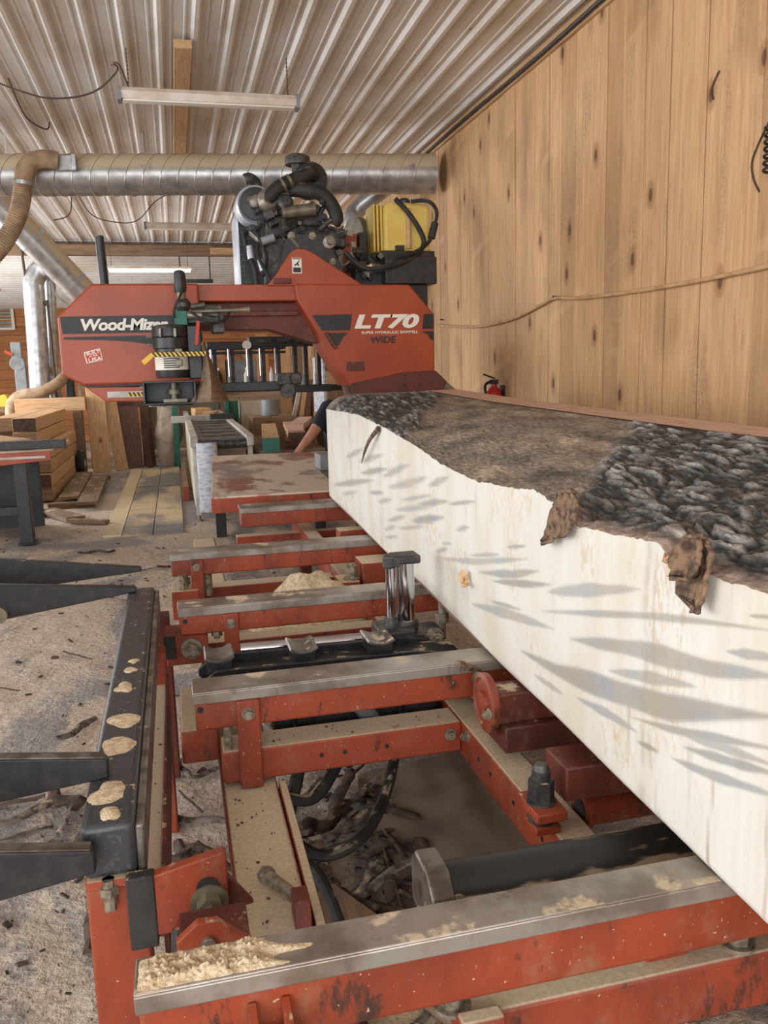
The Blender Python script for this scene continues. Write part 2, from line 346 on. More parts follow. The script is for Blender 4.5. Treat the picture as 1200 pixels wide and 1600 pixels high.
# louvred opening in the back wall
w1 = struct(build(MB().box(-4.3, -3.26, 19.9, 19.96, 2.98, 3.03).box(-4.3, -3.26, 19.9, 19.96, 2.5, 2.55).box(-4.3, -4.24, 19.9, 19.96, 2.55, 2.98).box(-3.32, -3.26, 19.9, 19.96, 2.55, 2.98), 'window_1', 'white'))
for k in range(6): build(MB().obox((-3.78, 19.93, 2.59+.07*k), (.92, .05, .02), (.6, 0, 0)), 'louvre_slat', 'lgrey', w1)
# board nailed under the ceiling
tag(build(MB().box(.14, .25, 5.65, 8.9, 3.425, 3.476), 'overhead_board', 'pine_y', None, .003), 'pale wooden board fixed flat under the corrugated ceiling', 'board')
# fluorescent fixtures
def fixture(x0, x1, y, z, lit, label, yaw=0., drop=True, top=None):
    t = thing('fluorescent_light', label, 'light', ((x0+x1)/2, y, z), 'fluorescent ceiling lights')
    top = top or ZC-.025
    if lit:
        build(MB().box(x0, x1, y-.06, y+.06, z+.02, z+.06), 'housing', 'lamp_off', t, .005)
        for d in (-.03, .03): build(MB().cyl((x0+.03, y+d, z), (x1-.03, y+d, z), .019, n=10), 'tube', 'lamp_on', t)
    else:
        h = build(MB().prism([(y-.035, z-.01), (y+.035, z-.01), (y+.05, z+.03), (y+.03, z+.06), (y-.03, z+.06), (y-.05, z+.03)], x0, x1, 'x'), 'housing', 'lamp_off', t, .004)
        build(MB().prism([(y-.034, z-.022), (y+.034, z-.022), (y+.034, z-.01), (y-.034, z-.01)], x0+.02, x1-.02, 'x'), 'diffuser', 'white', t, .004)
        for x in (x0, x1): build(MB().box(x-.012, x+.012, y-.052, y+.052, z-.022, z+.062), 'end_cap', 'mgrey', t)
    for x in (x0+.06, x1-.06):
        mb = MB()
        k = z+.06
        while k < top:
            i = round((k-z)/.012); mb.obox((x, y, k), (.004 if i % 2 else .009, .009 if i % 2 else .004, .014)); k += .012
        build(mb, 'chain', 'wire', t)
    return t
fixture(-.21, .92, 5.85, 3.18, False, 'unlit white strip light hanging nearest below the corrugated ceiling')
fixture(-.20, .90, 10.7, 3.18, False, 'unlit strip light hanging farther back behind the round duct')
fixture(-.86, .40, 13.7, 3.03, True, 'lit strip light glowing above the red saw head')
fixture(-3.9, -2.55, 14.6, 2.80, True, 'lit strip light at far left behind the upright pipe', top=3.3)
fixture(-4.6, -3.2, 16.4, 2.72, True, 'second lit strip light at far left above the louvred opening', top=3.2)
# loose wires on the ceiling
for pts, l in (([(-1.2, 6.2, 3.44), (-.97, 6.2, 3.34), (-.82, 6.2, 3.29), (-.67, 6.2, 3.26), (-.48, 6.2, 3.28), (-.34, 6.2, 3.34), (-.22, 6.15, 3.44), (-.24, 6.1, 3.465), (-.20, 6.0, 3.42), (-.15, 5.87, 3.25)], 'thin brown wire looping along the ceiling to the nearest strip light'),
               ([(-1.14, 10, 3.13), (-.97, 10, 3.2), (-.91, 10, 3.46), (-.75, 10, 3.2), (-.5, 10, 3.12), (-.27, 10, 3.14), (-.08, 10, 3.33), (.03, 10, 3.40), (.07, 10.2, 3.46)], 'thin brown wire drooping behind the round duct'),
               ([(-.95, 6.5, 3.46), (-.93, 7.0, 3.36), (-.84, 7.4, 3.38), (-.82, 7.5, 3.46)], 'short dangling wire above the left end of the duct')):
    tag(build(MB().tube(pts, .006, 6), 'overhead_wire', 'wire'), l, 'wire')
# hose strung along the wooden wall
t = thing('strung_hose', 'tan hose strung along the wooden wall on two nails', 'hose', (XW-.02, 5, 1.85))
build(MB().tube([(XW-.024, y, 1.845+dz) for y, dz in ((7.7, 0), (7.3, -.035), (6.6, -.075), (5.9, -.06), (5.4, .0), (5.16, .03), (4.8, .0), (4.1, -.02), (3.4, -.02), (2.6, 0), (1.5, 0))], .011, 8), 'hose', 'rope', t)
for y in (7.55, 5.16): build(MB().cyl((XW-.006, y, 1.885), (XW-.04, y, 1.885), .006, n=8), 'nail', 'endgrain', t)
# coiled cable at the right edge of the view
mb = MB()
mb.tube([(XW-.05+.025*sin(i*.8), 3.10+.03*cos(i*.8), 2.40-.0035*i) for i in range(60)], .006, 6, 2)
tag(build(mb, 'cable_coil', 'black'), 'coiled dark cable hanging on the wooden wall at right edge', 'cable')
# fire extinguisher on the wall
t = thing('fire_extinguisher', 'red fire extinguisher hanging on the wooden wall behind the log', 'extinguisher', (2.40, 6.1, .95))
build(MB().lathe((2.40, 6.1, .95), (0, 0, 1), [(.05, 0), (.065, .01), (.065, .27), (.06, .30), (.035, .33), (.022, .345), (.022, .36)]), 'cylinder', 'redext', t)
build(MB().lathe((2.40, 6.1, 1.02), (0, 0, 1), [(.0665, 0), (.0665, .12)]), 'paper_label', 'white', t)
build(MB().box(2.37, 2.43, 6.08, 6.12, 1.31, 1.345).obox((2.36, 6.1, 1.37), (.10, .02, .012), (0, .35, 0)), 'valve_handle', 'black', t, .002)
build(MB().tube([(2.37, 6.1, 1.33), (2.32, 6.08, 1.30), (2.325, 6.07, 1.2), (2.33, 6.08, 1.08)], .011, 8), 'hose', 'rubber', t)
build(MB().box(2.463, 2.476, 6.06, 6.14, 1.0, 1.3).box(2.455, 2.468, 6.03, 6.17, 1.15, 1.17), 'bracket', 'black', t)
# ------------------------------------------------------------------ sawmill bed
bed = thing('sawmill_bed', 'long red sawmill bed of steel bunk rails under the log', 'sawmill bed', (.6, 2.6, 0))
def bolt_part(p, d, r, parent, name='bolt', h=None): return build(MB().hexbolt(p, d, r, h), name, 'bolt', parent)
def rail(y0, y1, x0, x1, zt=.70, body=.075, strap=None, hole=None):
    r = build(MB().box(x0+.004, x1, y0+.006, y1-.004, zt-.028-body, zt-.024), 'bunk_rail', 'red_dirty', bed, .006)
    mb = MB().box(x0, x1, y0, y1, zt-.004, zt).box(x0, x1, y0, y0+.005, zt-.030, zt-.004).box(x0, x1, y1-.005, y1, zt-.030, zt-.004)
    build(mb, 'steel_cap', 'cap', r, .0025)
    if hole: build(MB().cyl((x0+hole, y0+.0065, zt-.045), (x0+hole, y0+.004, zt-.045), .008, n=14), 'bolt_hole', 'decal_black', r)
    if strap:
        a, b, zb = strap
        build(MB().box(a, b, y0-.010, y0+.004, zb, zt-.030), 'hanger_strap', 'red_dirty', r, .003)
        bolt_part(((a+b)/2, y0-.010, zt-.062), (0, -1, 0), .011, r)
        build(MB().cyl((a-.022, y0+.03, zb+.05), (a-.022, y0+.03, zt-.1), .010, n=10).cyl((a-.022, y0+.03, zb+.06), (a-.022, y0+.03, zb+.085), .019, n=6), 'levelling_screw', 'bolt', r)
    return r
ra = rail(.958, 1.026, -.098, 1.75, body=.085)
for x in (.045, .088): build(MB().prism([(.962, .655), (.915, .640), (.905, .60), (.92, .565), (.962, .575)], x-.006, x+.006, 'x'), 'clevis_tab', 'red_dirty', ra, .002)
build(MB().cyl((-.01, .925, .615), (.112, .925, .615), .010, n=12).cyl((.03, .925, .615), (.038, .925, .615), .016, n=12).cyl((.100, .925, .615), (.106, .925, .615), .014, n=6), 'clevis_pin', 'bolt', ra)
rc = rail(1.936, 2.036, -.006, 1.75, body=.072, strap=(.095, .150, .445), hole=.016)
rd = rail(2.692, 2.800, -.037, 1.75, body=.066, strap=(.107, .156, .53), hole=.022)
re = rail(3.552, 3.668, -.064, 1.75, body=.072, strap=(.018, .070, .50))
rf = rail(4.650, 4.82, .314, 1.75, body=.080)
build(MB().cyl((.80, 4.735, .703), (.80, 4.735, .695), .02, n=10), 'cap_screw', 'bolt', rf)
# frame: main beams along the bed, cross tubes below the rails
build(MB().box(.053, .185, .60, 5.2, .33, .44), 'main_beam', 'red_saw', bed, .008)
build(MB().box(.187, .205, 1.2, 1.93, .38, .452).box(.185, .205, 1.2, 1.93, .37, .385), 'cable_channel', 'red_saw', bed, .002)
build(MB().box(.672, .752, 1.06, 5.2, .435, .535), 'main_beam', 'red_saw', bed, .006)
build(MB().box(1.45, 1.55, .60, 5.2, .435, .535), 'main_beam', 'red_saw', bed, .006)
for y0, y1, x0, x1, z0, z1 in ((1.948, 2.05, .055, .672, .452, .535), (1.03, 1.115, .36, 1.55, .40, .50), (2.86, 2.95, .03, .672, .44, .52), (3.72, 3.82, .0, .672, .42, .50), (4.86, 4.94, .3, .95, .42, .50)):
    build(MB().box(x0, x1, y0, y1, z0, z1), 'cross_beam', 'red_saw', bed, .006)
for x, y, z in ((.12, 2.02, .33), (.12, 4.6, .33), (.71, 1.3, .435), (.71, 3.2, .435), (.71, 4.95, .435), (1.5, 1.0, .435), (1.5, 3.2, .435), (1.5, 4.95, .435), (.12, .75, .33)):
    build(MB().box(x-.035, x+.035, y-.035, y+.035, 0, z).box(x-.06, x+.06, y-.06, y+.06, -.012, .012), 'foot_leg', 'dark_red', bed, .004)
for x, y in ((.30, 1.948), (.36, 1.948), (.47, 1.948)): build(MB().cyl((x, y+.001, .495), (x, y-.0015, .495), .0055, n=10), 'bolt_hole', 'decal_black', bed)
for y in (1.82, 1.74, 1.60, 1.45): build(MB().cyl((.673, y, .49), (.6705, y, .49), .006, n=10), 'bolt_hole', 'decal_black', bed)
for p in ((.64, 1.946, .505), (.672, 1.90, .515)): bolt_part(p, (0, -1, 0) if p[1] > 1.93 else (-1, 0, 0), .011, bed)
# end stubs that reach past the left beam
build(MB().box(-.042, .053, 2.08, 2.40, .455, .545), 'end_stub', 'red_saw', bed, .005)
s = build(MB().box(-.082, .055, 2.72, 2.86, .50, .60), 'end_stub', 'red_dirty', bed, .004); bolt_part((.0, 2.72, .555), (0, -1, 0), .024, s, 'stub_nut', .04)
build(MB().box(-.09, -.05, 2.70, 2.73, .53, .60), 'end_bumper', 'rubber', bed, .003)
s = build(MB().box(-.067, .045, 3.52, 3.72, .42, .545), 'end_stub', 'red_saw', bed, .004)
build(MB().cyl((-.02, 3.55, .545), (-.02, 3.55, .61), .018, n=6), 'levelling_screw', 'bolt', bed); build(MB().cyl((.085, 3.60, .5), (.085, 3.60, .61), .022, n=12), 'levelling_screw', 'bolt', bed)
# side-support stubs beside the log
s = build(MB().box(.60, .685, 3.22, 3.36, .52, .60), 'support_stub', 'red_saw', bed, .004); bolt_part((.66, 3.27, .60), (0, 0, 1), .024, s, 'stub_nut', .05)
build(MB().box(.70, .86, 3.25, 3.40, .52, .665), 'support_block', 'red_saw', bed, .004)
build(MB().box(.752, .90, 4.0, 4.1, .50, .66).box(.5, .9, 4.25, 4.33, .46, .56), 'support_block', 'red_saw', bed, .004)
# track wheel and arm
build(MB().lathe((.675, 1.75, .668), (-1, 0, 0), [(.068, 0), (.070, .006), (.070, .016), (.060, .020), (.056, .014), (.03, .014), (.028, .024), (.012, .026)], 28), 'flange_wheel', 'red_dirty', bed)
build(MB().box(.675, .90, 1.71, 1.79, .625, .70).box(.69, .92, 1.69, 1.83, .56, .625), 'turner_arm', 'dark_red', bed, .005)
build(MB().box(.70, .90, 2.06, 2.12, .56, .66), 'support_block', 'dark_red', bed, .004)
bolt_part((.655, 1.70, .66), (-1, 0, 0), .010, bed); bolt_part((.70, 1.90, .67), (0, -1, 0), .011, bed)
s = build(MB().box(.625, .69, 1.37, 1.47, .572, .592).box(.632, .685, 1.39, 1.45, .535, .552), 'adjuster_plate', 'red_dirty', bed, .003)
build(MB().cyl((.655, 1.42, .552), (.655, 1.42, .574), .026, n=18).lathe((.655, 1.42, .592), (0, 0, 1), [(.030, 0), (.030, .006), (.024, .006)], 18).cyl((.655, 1.42, .598), (.655, 1.42, .640), .0265, n=6).cyl((.655, 1.42, .640), (.655, 1.42, .660), .019, n=12).cyl((.655, 1.42, .660), (.655, 1.42, .672), .017, .012, n=12), 'adjuster_bolt', 'castiron', s)
build(MB().box(.70, .95, 1.40, 1.50, .592, .664), 'turner_bar', 'dark_red', bed, .004)
build(MB().cyl((.765, 1.46, .535), (.95, 1.46, .535), .034, n=20).cyl((.762, 1.46, .535), (.775, 1.46, .535), .040, n=20), 'pivot_tube', 'red_dirty', bed)
build(MB().cyl((.763, 1.46, .535), (.759, 1.46, .535), .024, n=16), 'pivot_bush', 'rubber', bed)
# roller
rl = build(MB().lathe((.385, 1.215, .577), (1, 0, 0), [(.044, 0), (.050, .004), (.050, .95), (.044, .955)], 28), 'toe_roller', 'roller', bed)
build(MB().prism([(1.150, .535), (1.275, .535), (1.280, .61), (1.255, .640), (1.185, .640), (1.150, .61)], .345, .385, 'x'), 'roller_bracket', 'steel', rl, .005)
build(MB().box(.345, 1.35, 1.16, 1.27, .505, .522), 'roller_tray', 'dark_red', rl, .003)
bolt_part((.345, 1.18, .575), (-1, 0, 0), .011, rl); bolt_part((.390, 1.160, .595), (0, -1, 0), .011, rl)
for x, y, z in ((.345, 1.06, .50), (.84, 1.06, .50)): bolt_part((x, y, z), (0, 0, 1), .020, bed, 'frame_nut', .03)
build(MB().box(.34, .41, 1.0, 1.03, .455, .515), 'frame_lug', 'red_saw', bed, .006)
# log clamp with two chrome posts
cl = build(MB().box(.555, .665, 2.33, 2.47, .598, .668).box(.66, .76, 2.35, 2.46, .598, .650), 'clamp_base', 'castiron', bed, .006)
build(MB().cyl((.60, 2.39, .668), (.60, 2.39, .70), .024, .02, n=18), 'rod_collar', 'castiron', cl)
build(MB().cyl((.60, 2.39, .69), (.60, 2.39, .862), .0135, n=20), 'clamp_rod', 'chrome', cl)
build(MB().lathe((.60, 2.39, .853), (0, 0, 1), [(.017, 0), (.021, .005), (.021, .036), (.017, .040)], 18).box(.60, .63, 2.37, 2.41, .858, .88), 'rod_head', 'castiron', cl, .003)
build(MB().cyl((.652, 2.41, .65), (.652, 2.41, .865), .030, n=24), 'clamp_post', 'chrome', cl)
build(MB().lathe((.652, 2.41, .655), (0, 0, 1), [(.040, 0), (.040, .018), (.033, .026)], 24), 'post_flange', 'castiron', cl)
build(MB().obox((.652, 2.41, .876), (.085, .078, .026)), 'clamp_jaw', 'castiron', cl, .006)
build(MB().hexbolt((.725, 2.35, .632), (0, -1, 0), .022, .03), 'clamp_nut', 'bolt', cl)
build(MB().cyl((.80, 2.5, .56), (.80, 2.5, .70), .012, n=10).cyl((.80, 2.5, .63), (.80, 2.5, .66), .022, n=6), 'levelling_screw', 'bolt', bed)
# chain log turner behind the third rail
tr = build(MB().prism([(.015, .596), (.015, .615), (.06, .655), (.62, .648), (.76, .628), (.78, .60)], 2.20, 2.215).prism([(.015, .596), (.015, .615), (.06, .655), (.62, .648), (.76, .628), (.78, .60)], 2.33, 2.345).box(.02, .78, 2.215, 2.33, .575, .60), 'chain_turner', 'black', bed, .002)
build(MB().cyl((.14, 2.40, .640), (.57, 2.40, .632), .020, n=20), 'turner_cylinder', 'chrome', tr)
for x in (.072, .305, .528):
    build(MB().prism([(x-.034, .64), (x-.034, .672), (x-.040, .682), (x-.012, .672), (x+.012, .672), (x+.040, .682), (x+.034, .672), (x+.034, .64)], 2.22, 2.33), 'chain_tooth', 'black', tr, .003)
    build(MB().prism([(x-.040, .682), (x-.012, .672), (x+.012, .672), (x+.040, .682), (x+.036, .687), (x+.012, .6765), (x-.012, .6765), (x-.036, .687)], 2.218, 2.332), 'worn_edge', 'steel', tr)
build(MB().box(.05, .76, 2.216, 2.329, .60, .630), 'chain_bed', 'rubber', tr)
for k in range(11): x = .10+.06*k; build(MB().cyl((x, 2.20, .622), (x, 2.194, .622), .006, n=8), 'chain_rivet', 'castiron', tr)
build(MB().tube([(.06, 2.14, .60), (.08, 2.14, .612), (.20, 2.14, .628), (.32, 2.14, .628), (.36, 2.14, .612), (.40, 2.14, .59)], .014, 10), 'turner_guard', 'rubber', tr)
# hydraulic block and hoses below the third rail
hb = build(MB().box(.26, .55, 2.12, 2.19, .455, .575).box(.56, .66, 2.10, 2.2, .47, .60).box(.20, .25, 2.1, 2.2, .48, .56), 'hydraulic_block', 'black', bed, .006)
for x in (.36, .41, .50, .60, .64): build(MB().cyl((x, 2.10, .56), (x, 2.12, .56), .014, n=6).cyl((x, 2.085, .56), (x, 2.10, .56), .008, n=8), 'hose_fitting', 'bolt', hb)
build(MB().tube([(.36, 2.09, .575), (.40, 2.06, .60), (.43, 2.08, .56), (.47, 2.10, .50)], .024, 10), 'hose', 'mgrey', hb)
build(MB().tube([(.20, 2.12, .21), (.30, 2.06, .15), (.42, 2.08, .17), (.53, 2.22, .22), (.62, 2.40, .33), (.66, 2.5, .45)], .017, 10), 'hydraulic_hose', 'rubber', bed)
build(MB().tube([(.19, 2.20, .28), (.30, 2.20, .24), (.38, 2.24, .30), (.44, 2.3, .40), (.48, 2.32, .5)], .017, 10), 'hydraulic_hose', 'rubber', bed)
build(MB().tube([(.20, 2.02, .22), (.27, 1.92, .19), (.30, 1.80, .14), (.31, 1.68, .06), (.31, 1.60, .012)], .015, 10), 'hydraulic_hose', 'rubber', bed)
build(MB().tube([(.25, 2.3, .5), (.28, 2.25, .35), (.24, 2.2, .22), (.20, 2.1, .15)], .020, 10), 'hydraulic_hose', 'rubber', bed)
build(MB().cyl((.118, 1.54, .452), (.165, 1.405, .478), .013, n=10).cyl((.113, 1.555, .449), (.12, 1.535, .453), .018, n=6), 'hinge_bolt', 'bolt', bed)
build(MB().prism([(1.36, .44), (1.43, .44), (1.42, .50), (1.37, .50)], .150, .180, 'x'), 'hinge_lug', 'dark_red', bed, .003)
# thick drift of sawdust on the beam tops between rails
def mound(name, cx, cy, cz, rx, ry, h, mat='sawdust', seed=0, rag=.25, n=28, rings=7):
    mb = MB(); vs = [(cx, cy, cz+h)]; 
    for j in range(1, rings+1):
        t = j/rings
        for i in range(n):
            a = 2*pi*i/n; q = 1+rag*(noise.noise((cos(a)*.9+seed*3.1, sin(a)*.9, seed*1.7))*2+.35*noise.noise((cos(a)*4, sin(a)*4, seed)))
            x = cx+cos(a)*rx*t*q; y = cy+sin(a)*ry*t*q
            z = cz+h*(1-t**2)*(1+.22*noise.noise((x*min(40, 3/rx), y*min(40, 3/rx), seed)))
            vs.append((x, y, max(z, cz) if j < rings else cz))
    fs = [(0, 1+i, 1+(i+1) % n) for i in range(n)]
    for j in range(rings-1): fs += [(1+j*n+i, 1+(j+1)*n+i, 1+(j+1)*n+(i+1) % n, 1+j*n+(i+1) % n) for i in range(n)]
    return build(mb.add(vs, fs), name, mat, None, smooth=80)
def dust(l, *a, **k): return tag(mound('sawdust_heap', *a, **k), l, 'sawdust', None, 'stuff')
def heap(x0, x1, y0, y1, z, h, name, label, nx=120, ny=36):
    mb = MB(); vs = []
    for j in range(ny):
        for i in range(nx):
            u_, v_ = i/(nx-1), j/(ny-1); x = x0+(x1-x0)*u_; y = y0+(y1-y0)*v_
            e = min(1, u_*12)*min(1, v_*6)*min(1, (1-v_)*6)*min(1, max(0, (.86-u_+.22*noise.noise((y*60, x*20, 2)))*5))
            vs.append((x, y, z-.0005+max(0, h*e*(.75+.6*noise.noise((x*55, y*55, 1))+.55*noise.noise((x*190, y*190, 4))+.4*noise.noise((x*420, y*420, 8))))))
    mb.add(vs, [(j*nx+i, j*nx+i+1, (j+1)*nx+i+1, (j+1)*nx+i) for j in range(ny-1) for i in range(nx-1)])
    return tag(build(mb, name, 'sawdust', None, smooth=80), label, 'sawdust', None, 'stuff')
heap(-.095, .13, .961, 1.023, .70, .010, 'sawdust_heap', 'pale sawdust heaped on the left end of the nearest rail')
dust('sawdust mound filling the gap behind the second far rail', .47, 3.22, .44, .27, .24, .21, seed=2)
dust('low sawdust drift on the floor under the bed', .44, 1.75, -.01, .18, .30, .03, seed=3)
for k, (x, y, r) in enumerate(((-.155, 2.15, .018), (-.152, 2.22, .013), (-.165, 2.03, .026), (-.158, 1.83, .030), (-.160, 1.70, .034), (-.165, 1.50, .032), (-.155, 1.415, .020))):
    dust(['small sawdust dab on the black loader beam near its far end', 'smallest sawdust dab on the black loader beam', 'elongated sawdust dab in the middle of the black loader beam', 'forked sawdust patch on the black loader beam', 'largest round sawdust patch on the black loader beam', 'sawdust patch on the black loader beam by the third arm', 'sawdust patch at the near end of the black loader beam'][k],
         x, y, .6995, r, r*1.35, .006, seed=5+k, rag=.3)

# ------------------------------------------------------------------ log loader at the left
lo = thing('log_loader', 'black tube beam with four tapered black arms on red posts', 'log loader', (-.4, 2.2, 0))
build(MB().box(-.205, -.115, 1.38, 3.03, .602, .70), 'main_tube', 'black_spk', lo, .012, seg=3)
build(MB().box(-.115, -.100, 1.385, 3.02, .60, .69), 'wear_strip', 'steel', lo, .004)
for y, tip, sl, sb, th, z0, z1 in ((1.55, -.168, .146, .11, .026, .700, .742), (1.335, -.178, .17, .165, .026, .640, .683), (2.95, -.174, .117, .145, .030, .702, .722), (3.27, -.168, .16, .08, .030, .700, .720)):
    L = 1.15+tip
    build(MB().prism([(tip, z0+.002), (tip, z1-.006), (tip-.006, z1), (-1.15, z1+sl*L*.9), (-1.15, z0-sb*L*.9)], y, y+th), 'loader_arm', 'black', lo, .003)
    if y < 2: build(MB().prism([(tip-.006, z1+.0005), (tip-.006, z1+.003), (-1.15, z1+sl*L*.9+.003), (-1.15, z1+sl*L*.9+.0005)], y+.001, y+th-.001), 'worn_arm_edge', 'steel', lo)
build(MB().cyl((-1.08, 1.2, .72), (-1.08, 3.45, .72), .06, n=20), 'pivot_shaft', 'black', lo)
build(MB().cyl((-.62, 2.92, .67), (-.62, 2.95, .67), .028, n=18), 'arm_bushing', 'olive', lo)
for y in (1.45, 3.2): build(MB().box(-1.13, -1.03, y-.05, y+.05, 0, .67), 'loader_post', 'red_dirty', lo, .005)
build(MB().box(-.205, -.105, 1.392, 1.47, -.01, .598), 'loader_post', 'red_dirty', lo, .005)
build(MB().box(-.20, -.118, 1.375, 1.45, .585, .602), 'post_plate', 'red_saw', lo, .002)
build(MB().cyl((-.165, 1.378, .545), (-.165, 1.378, .602), .011, n=8).cyl((-.165, 1.378, .575), (-.165, 1.378, .59), .017, n=6), 'post_bolt', 'bolt', lo)
br = build(MB().prism([(-.135, .497), (-.135, .600), (.030, .634), (.034, .628), (.034, .500), (.02, .496)], 1.352, 1.374), 'pivot_bracket', 'red_dirty', lo, .003)
build(MB().box(-.135, -.088, 1.349, 1.376, .478, .612), 'rubber_pad', 'rubber', br, .003)
build(MB().cyl((.0, 1.353, .572), (.0, 1.350, .572), .020, n=18).box(-.02, .02, 1.350, 1.353, .545, .572), 'bolt_slot', 'rubber', br)
build(MB().hexbolt((.001, 1.352, .545), (0, -1, 0), .023, .022), 'pivot_bolt', 'olive', br)
build(MB().prism([(.034, .495), (.034, .578), (.078, .515), (.060, .512), (.05, .47), (.034, .47)], 1.37, 1.385), 'gusset', 'dark_red', lo, .002)
s = build(MB().prism([(-.053, .54), (-.053, .585), (-.02, .612), (.01, .610), (.065, .562), (.065, .54)], 1.20, 1.216), 'hinge_plate', 'red_dirty', lo, .002)
build(MB().cyl((-.005, 1.201, .575), (-.005, 1.190, .575), .013, n=16), 'hinge_pin', 'steel', s)
build(MB().box(-.05, .06, 1.216, 1.30, .50, .57), 'hinge_block', 'dark_red', lo, .004)
build(MB().tube([(-.055, 1.33, .52), (-.062, 1.30, .42), (-.06, 1.28, .25), (-.06, 1.3, .0)], .009, 8), 'hose', 'rubber', lo)
build(MB().box(-.140, -.085, 1.47, 2.62, .41, .50), 'lower_channel', 'red_saw', lo, .003)
build(MB().box(-.086, -.076, 1.47, 2.62, .36, .512), 'channel_lip', 'dark_red', lo, .002)
build(MB().box(-.125, -.080, 2.56, 2.64, -.01, .60), 'loader_post', 'red_dirty', lo, .005)
build(MB().box(-.115, -.07, 2.95, 3.03, -.01, .605), 'loader_post', 'dark_red', lo, .005)
# ------------------------------------------------------------------ the log
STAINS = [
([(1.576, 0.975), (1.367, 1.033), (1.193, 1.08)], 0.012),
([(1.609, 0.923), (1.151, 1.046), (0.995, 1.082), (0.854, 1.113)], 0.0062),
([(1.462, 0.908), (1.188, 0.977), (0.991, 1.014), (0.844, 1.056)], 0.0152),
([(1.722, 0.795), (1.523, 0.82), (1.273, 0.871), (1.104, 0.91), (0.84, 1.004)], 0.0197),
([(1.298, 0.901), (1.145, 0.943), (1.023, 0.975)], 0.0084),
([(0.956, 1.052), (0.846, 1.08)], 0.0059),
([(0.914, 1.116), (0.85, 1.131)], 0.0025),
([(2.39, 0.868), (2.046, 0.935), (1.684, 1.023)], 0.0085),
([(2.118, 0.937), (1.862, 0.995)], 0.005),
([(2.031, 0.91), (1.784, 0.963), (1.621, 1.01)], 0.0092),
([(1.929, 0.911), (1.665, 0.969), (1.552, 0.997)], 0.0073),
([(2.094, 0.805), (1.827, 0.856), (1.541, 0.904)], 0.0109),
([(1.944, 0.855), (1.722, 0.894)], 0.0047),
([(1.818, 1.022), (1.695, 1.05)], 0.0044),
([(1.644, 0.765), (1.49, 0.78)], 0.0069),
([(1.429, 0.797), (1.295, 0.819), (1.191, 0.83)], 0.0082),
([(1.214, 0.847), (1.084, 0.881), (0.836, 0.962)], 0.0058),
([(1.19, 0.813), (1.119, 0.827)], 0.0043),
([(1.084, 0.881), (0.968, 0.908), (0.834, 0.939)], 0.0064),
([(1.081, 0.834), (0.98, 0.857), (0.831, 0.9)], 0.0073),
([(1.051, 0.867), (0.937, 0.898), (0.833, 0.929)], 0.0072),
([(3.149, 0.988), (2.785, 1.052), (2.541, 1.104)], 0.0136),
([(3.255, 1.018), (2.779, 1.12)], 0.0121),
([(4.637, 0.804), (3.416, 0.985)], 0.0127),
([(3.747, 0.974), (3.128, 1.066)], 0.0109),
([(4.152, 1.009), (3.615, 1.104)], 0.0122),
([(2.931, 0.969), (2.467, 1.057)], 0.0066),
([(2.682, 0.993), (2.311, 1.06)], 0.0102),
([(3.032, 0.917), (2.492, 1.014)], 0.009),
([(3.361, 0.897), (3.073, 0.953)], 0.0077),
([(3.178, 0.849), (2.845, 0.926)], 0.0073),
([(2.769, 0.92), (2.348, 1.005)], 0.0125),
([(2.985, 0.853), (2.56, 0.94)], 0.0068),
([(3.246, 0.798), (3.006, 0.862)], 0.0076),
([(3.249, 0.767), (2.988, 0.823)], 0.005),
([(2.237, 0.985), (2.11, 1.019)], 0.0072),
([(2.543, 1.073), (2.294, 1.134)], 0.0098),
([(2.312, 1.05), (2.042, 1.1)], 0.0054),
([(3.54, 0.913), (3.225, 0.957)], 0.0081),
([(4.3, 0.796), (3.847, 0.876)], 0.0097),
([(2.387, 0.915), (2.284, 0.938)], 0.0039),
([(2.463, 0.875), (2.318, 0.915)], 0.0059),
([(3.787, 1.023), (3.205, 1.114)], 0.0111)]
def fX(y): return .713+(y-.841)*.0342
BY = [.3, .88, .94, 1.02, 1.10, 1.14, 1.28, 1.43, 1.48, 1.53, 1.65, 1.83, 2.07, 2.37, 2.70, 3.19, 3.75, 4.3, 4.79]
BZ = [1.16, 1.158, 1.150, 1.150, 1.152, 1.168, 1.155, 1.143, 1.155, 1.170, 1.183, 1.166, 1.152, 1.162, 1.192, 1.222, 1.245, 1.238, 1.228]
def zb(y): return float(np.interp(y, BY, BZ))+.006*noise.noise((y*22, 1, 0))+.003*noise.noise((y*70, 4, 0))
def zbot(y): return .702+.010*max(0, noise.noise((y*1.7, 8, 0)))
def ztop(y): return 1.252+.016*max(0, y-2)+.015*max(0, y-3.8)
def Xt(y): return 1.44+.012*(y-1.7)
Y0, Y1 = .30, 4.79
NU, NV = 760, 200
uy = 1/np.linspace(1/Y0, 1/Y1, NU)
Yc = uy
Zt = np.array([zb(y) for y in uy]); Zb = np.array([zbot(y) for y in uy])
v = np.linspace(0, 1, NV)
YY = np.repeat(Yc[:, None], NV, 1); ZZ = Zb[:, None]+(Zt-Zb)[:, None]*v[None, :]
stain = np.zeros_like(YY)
wob = np.array([noise.noise((y*6, 3, 1)) for y in Yc])[:, None]
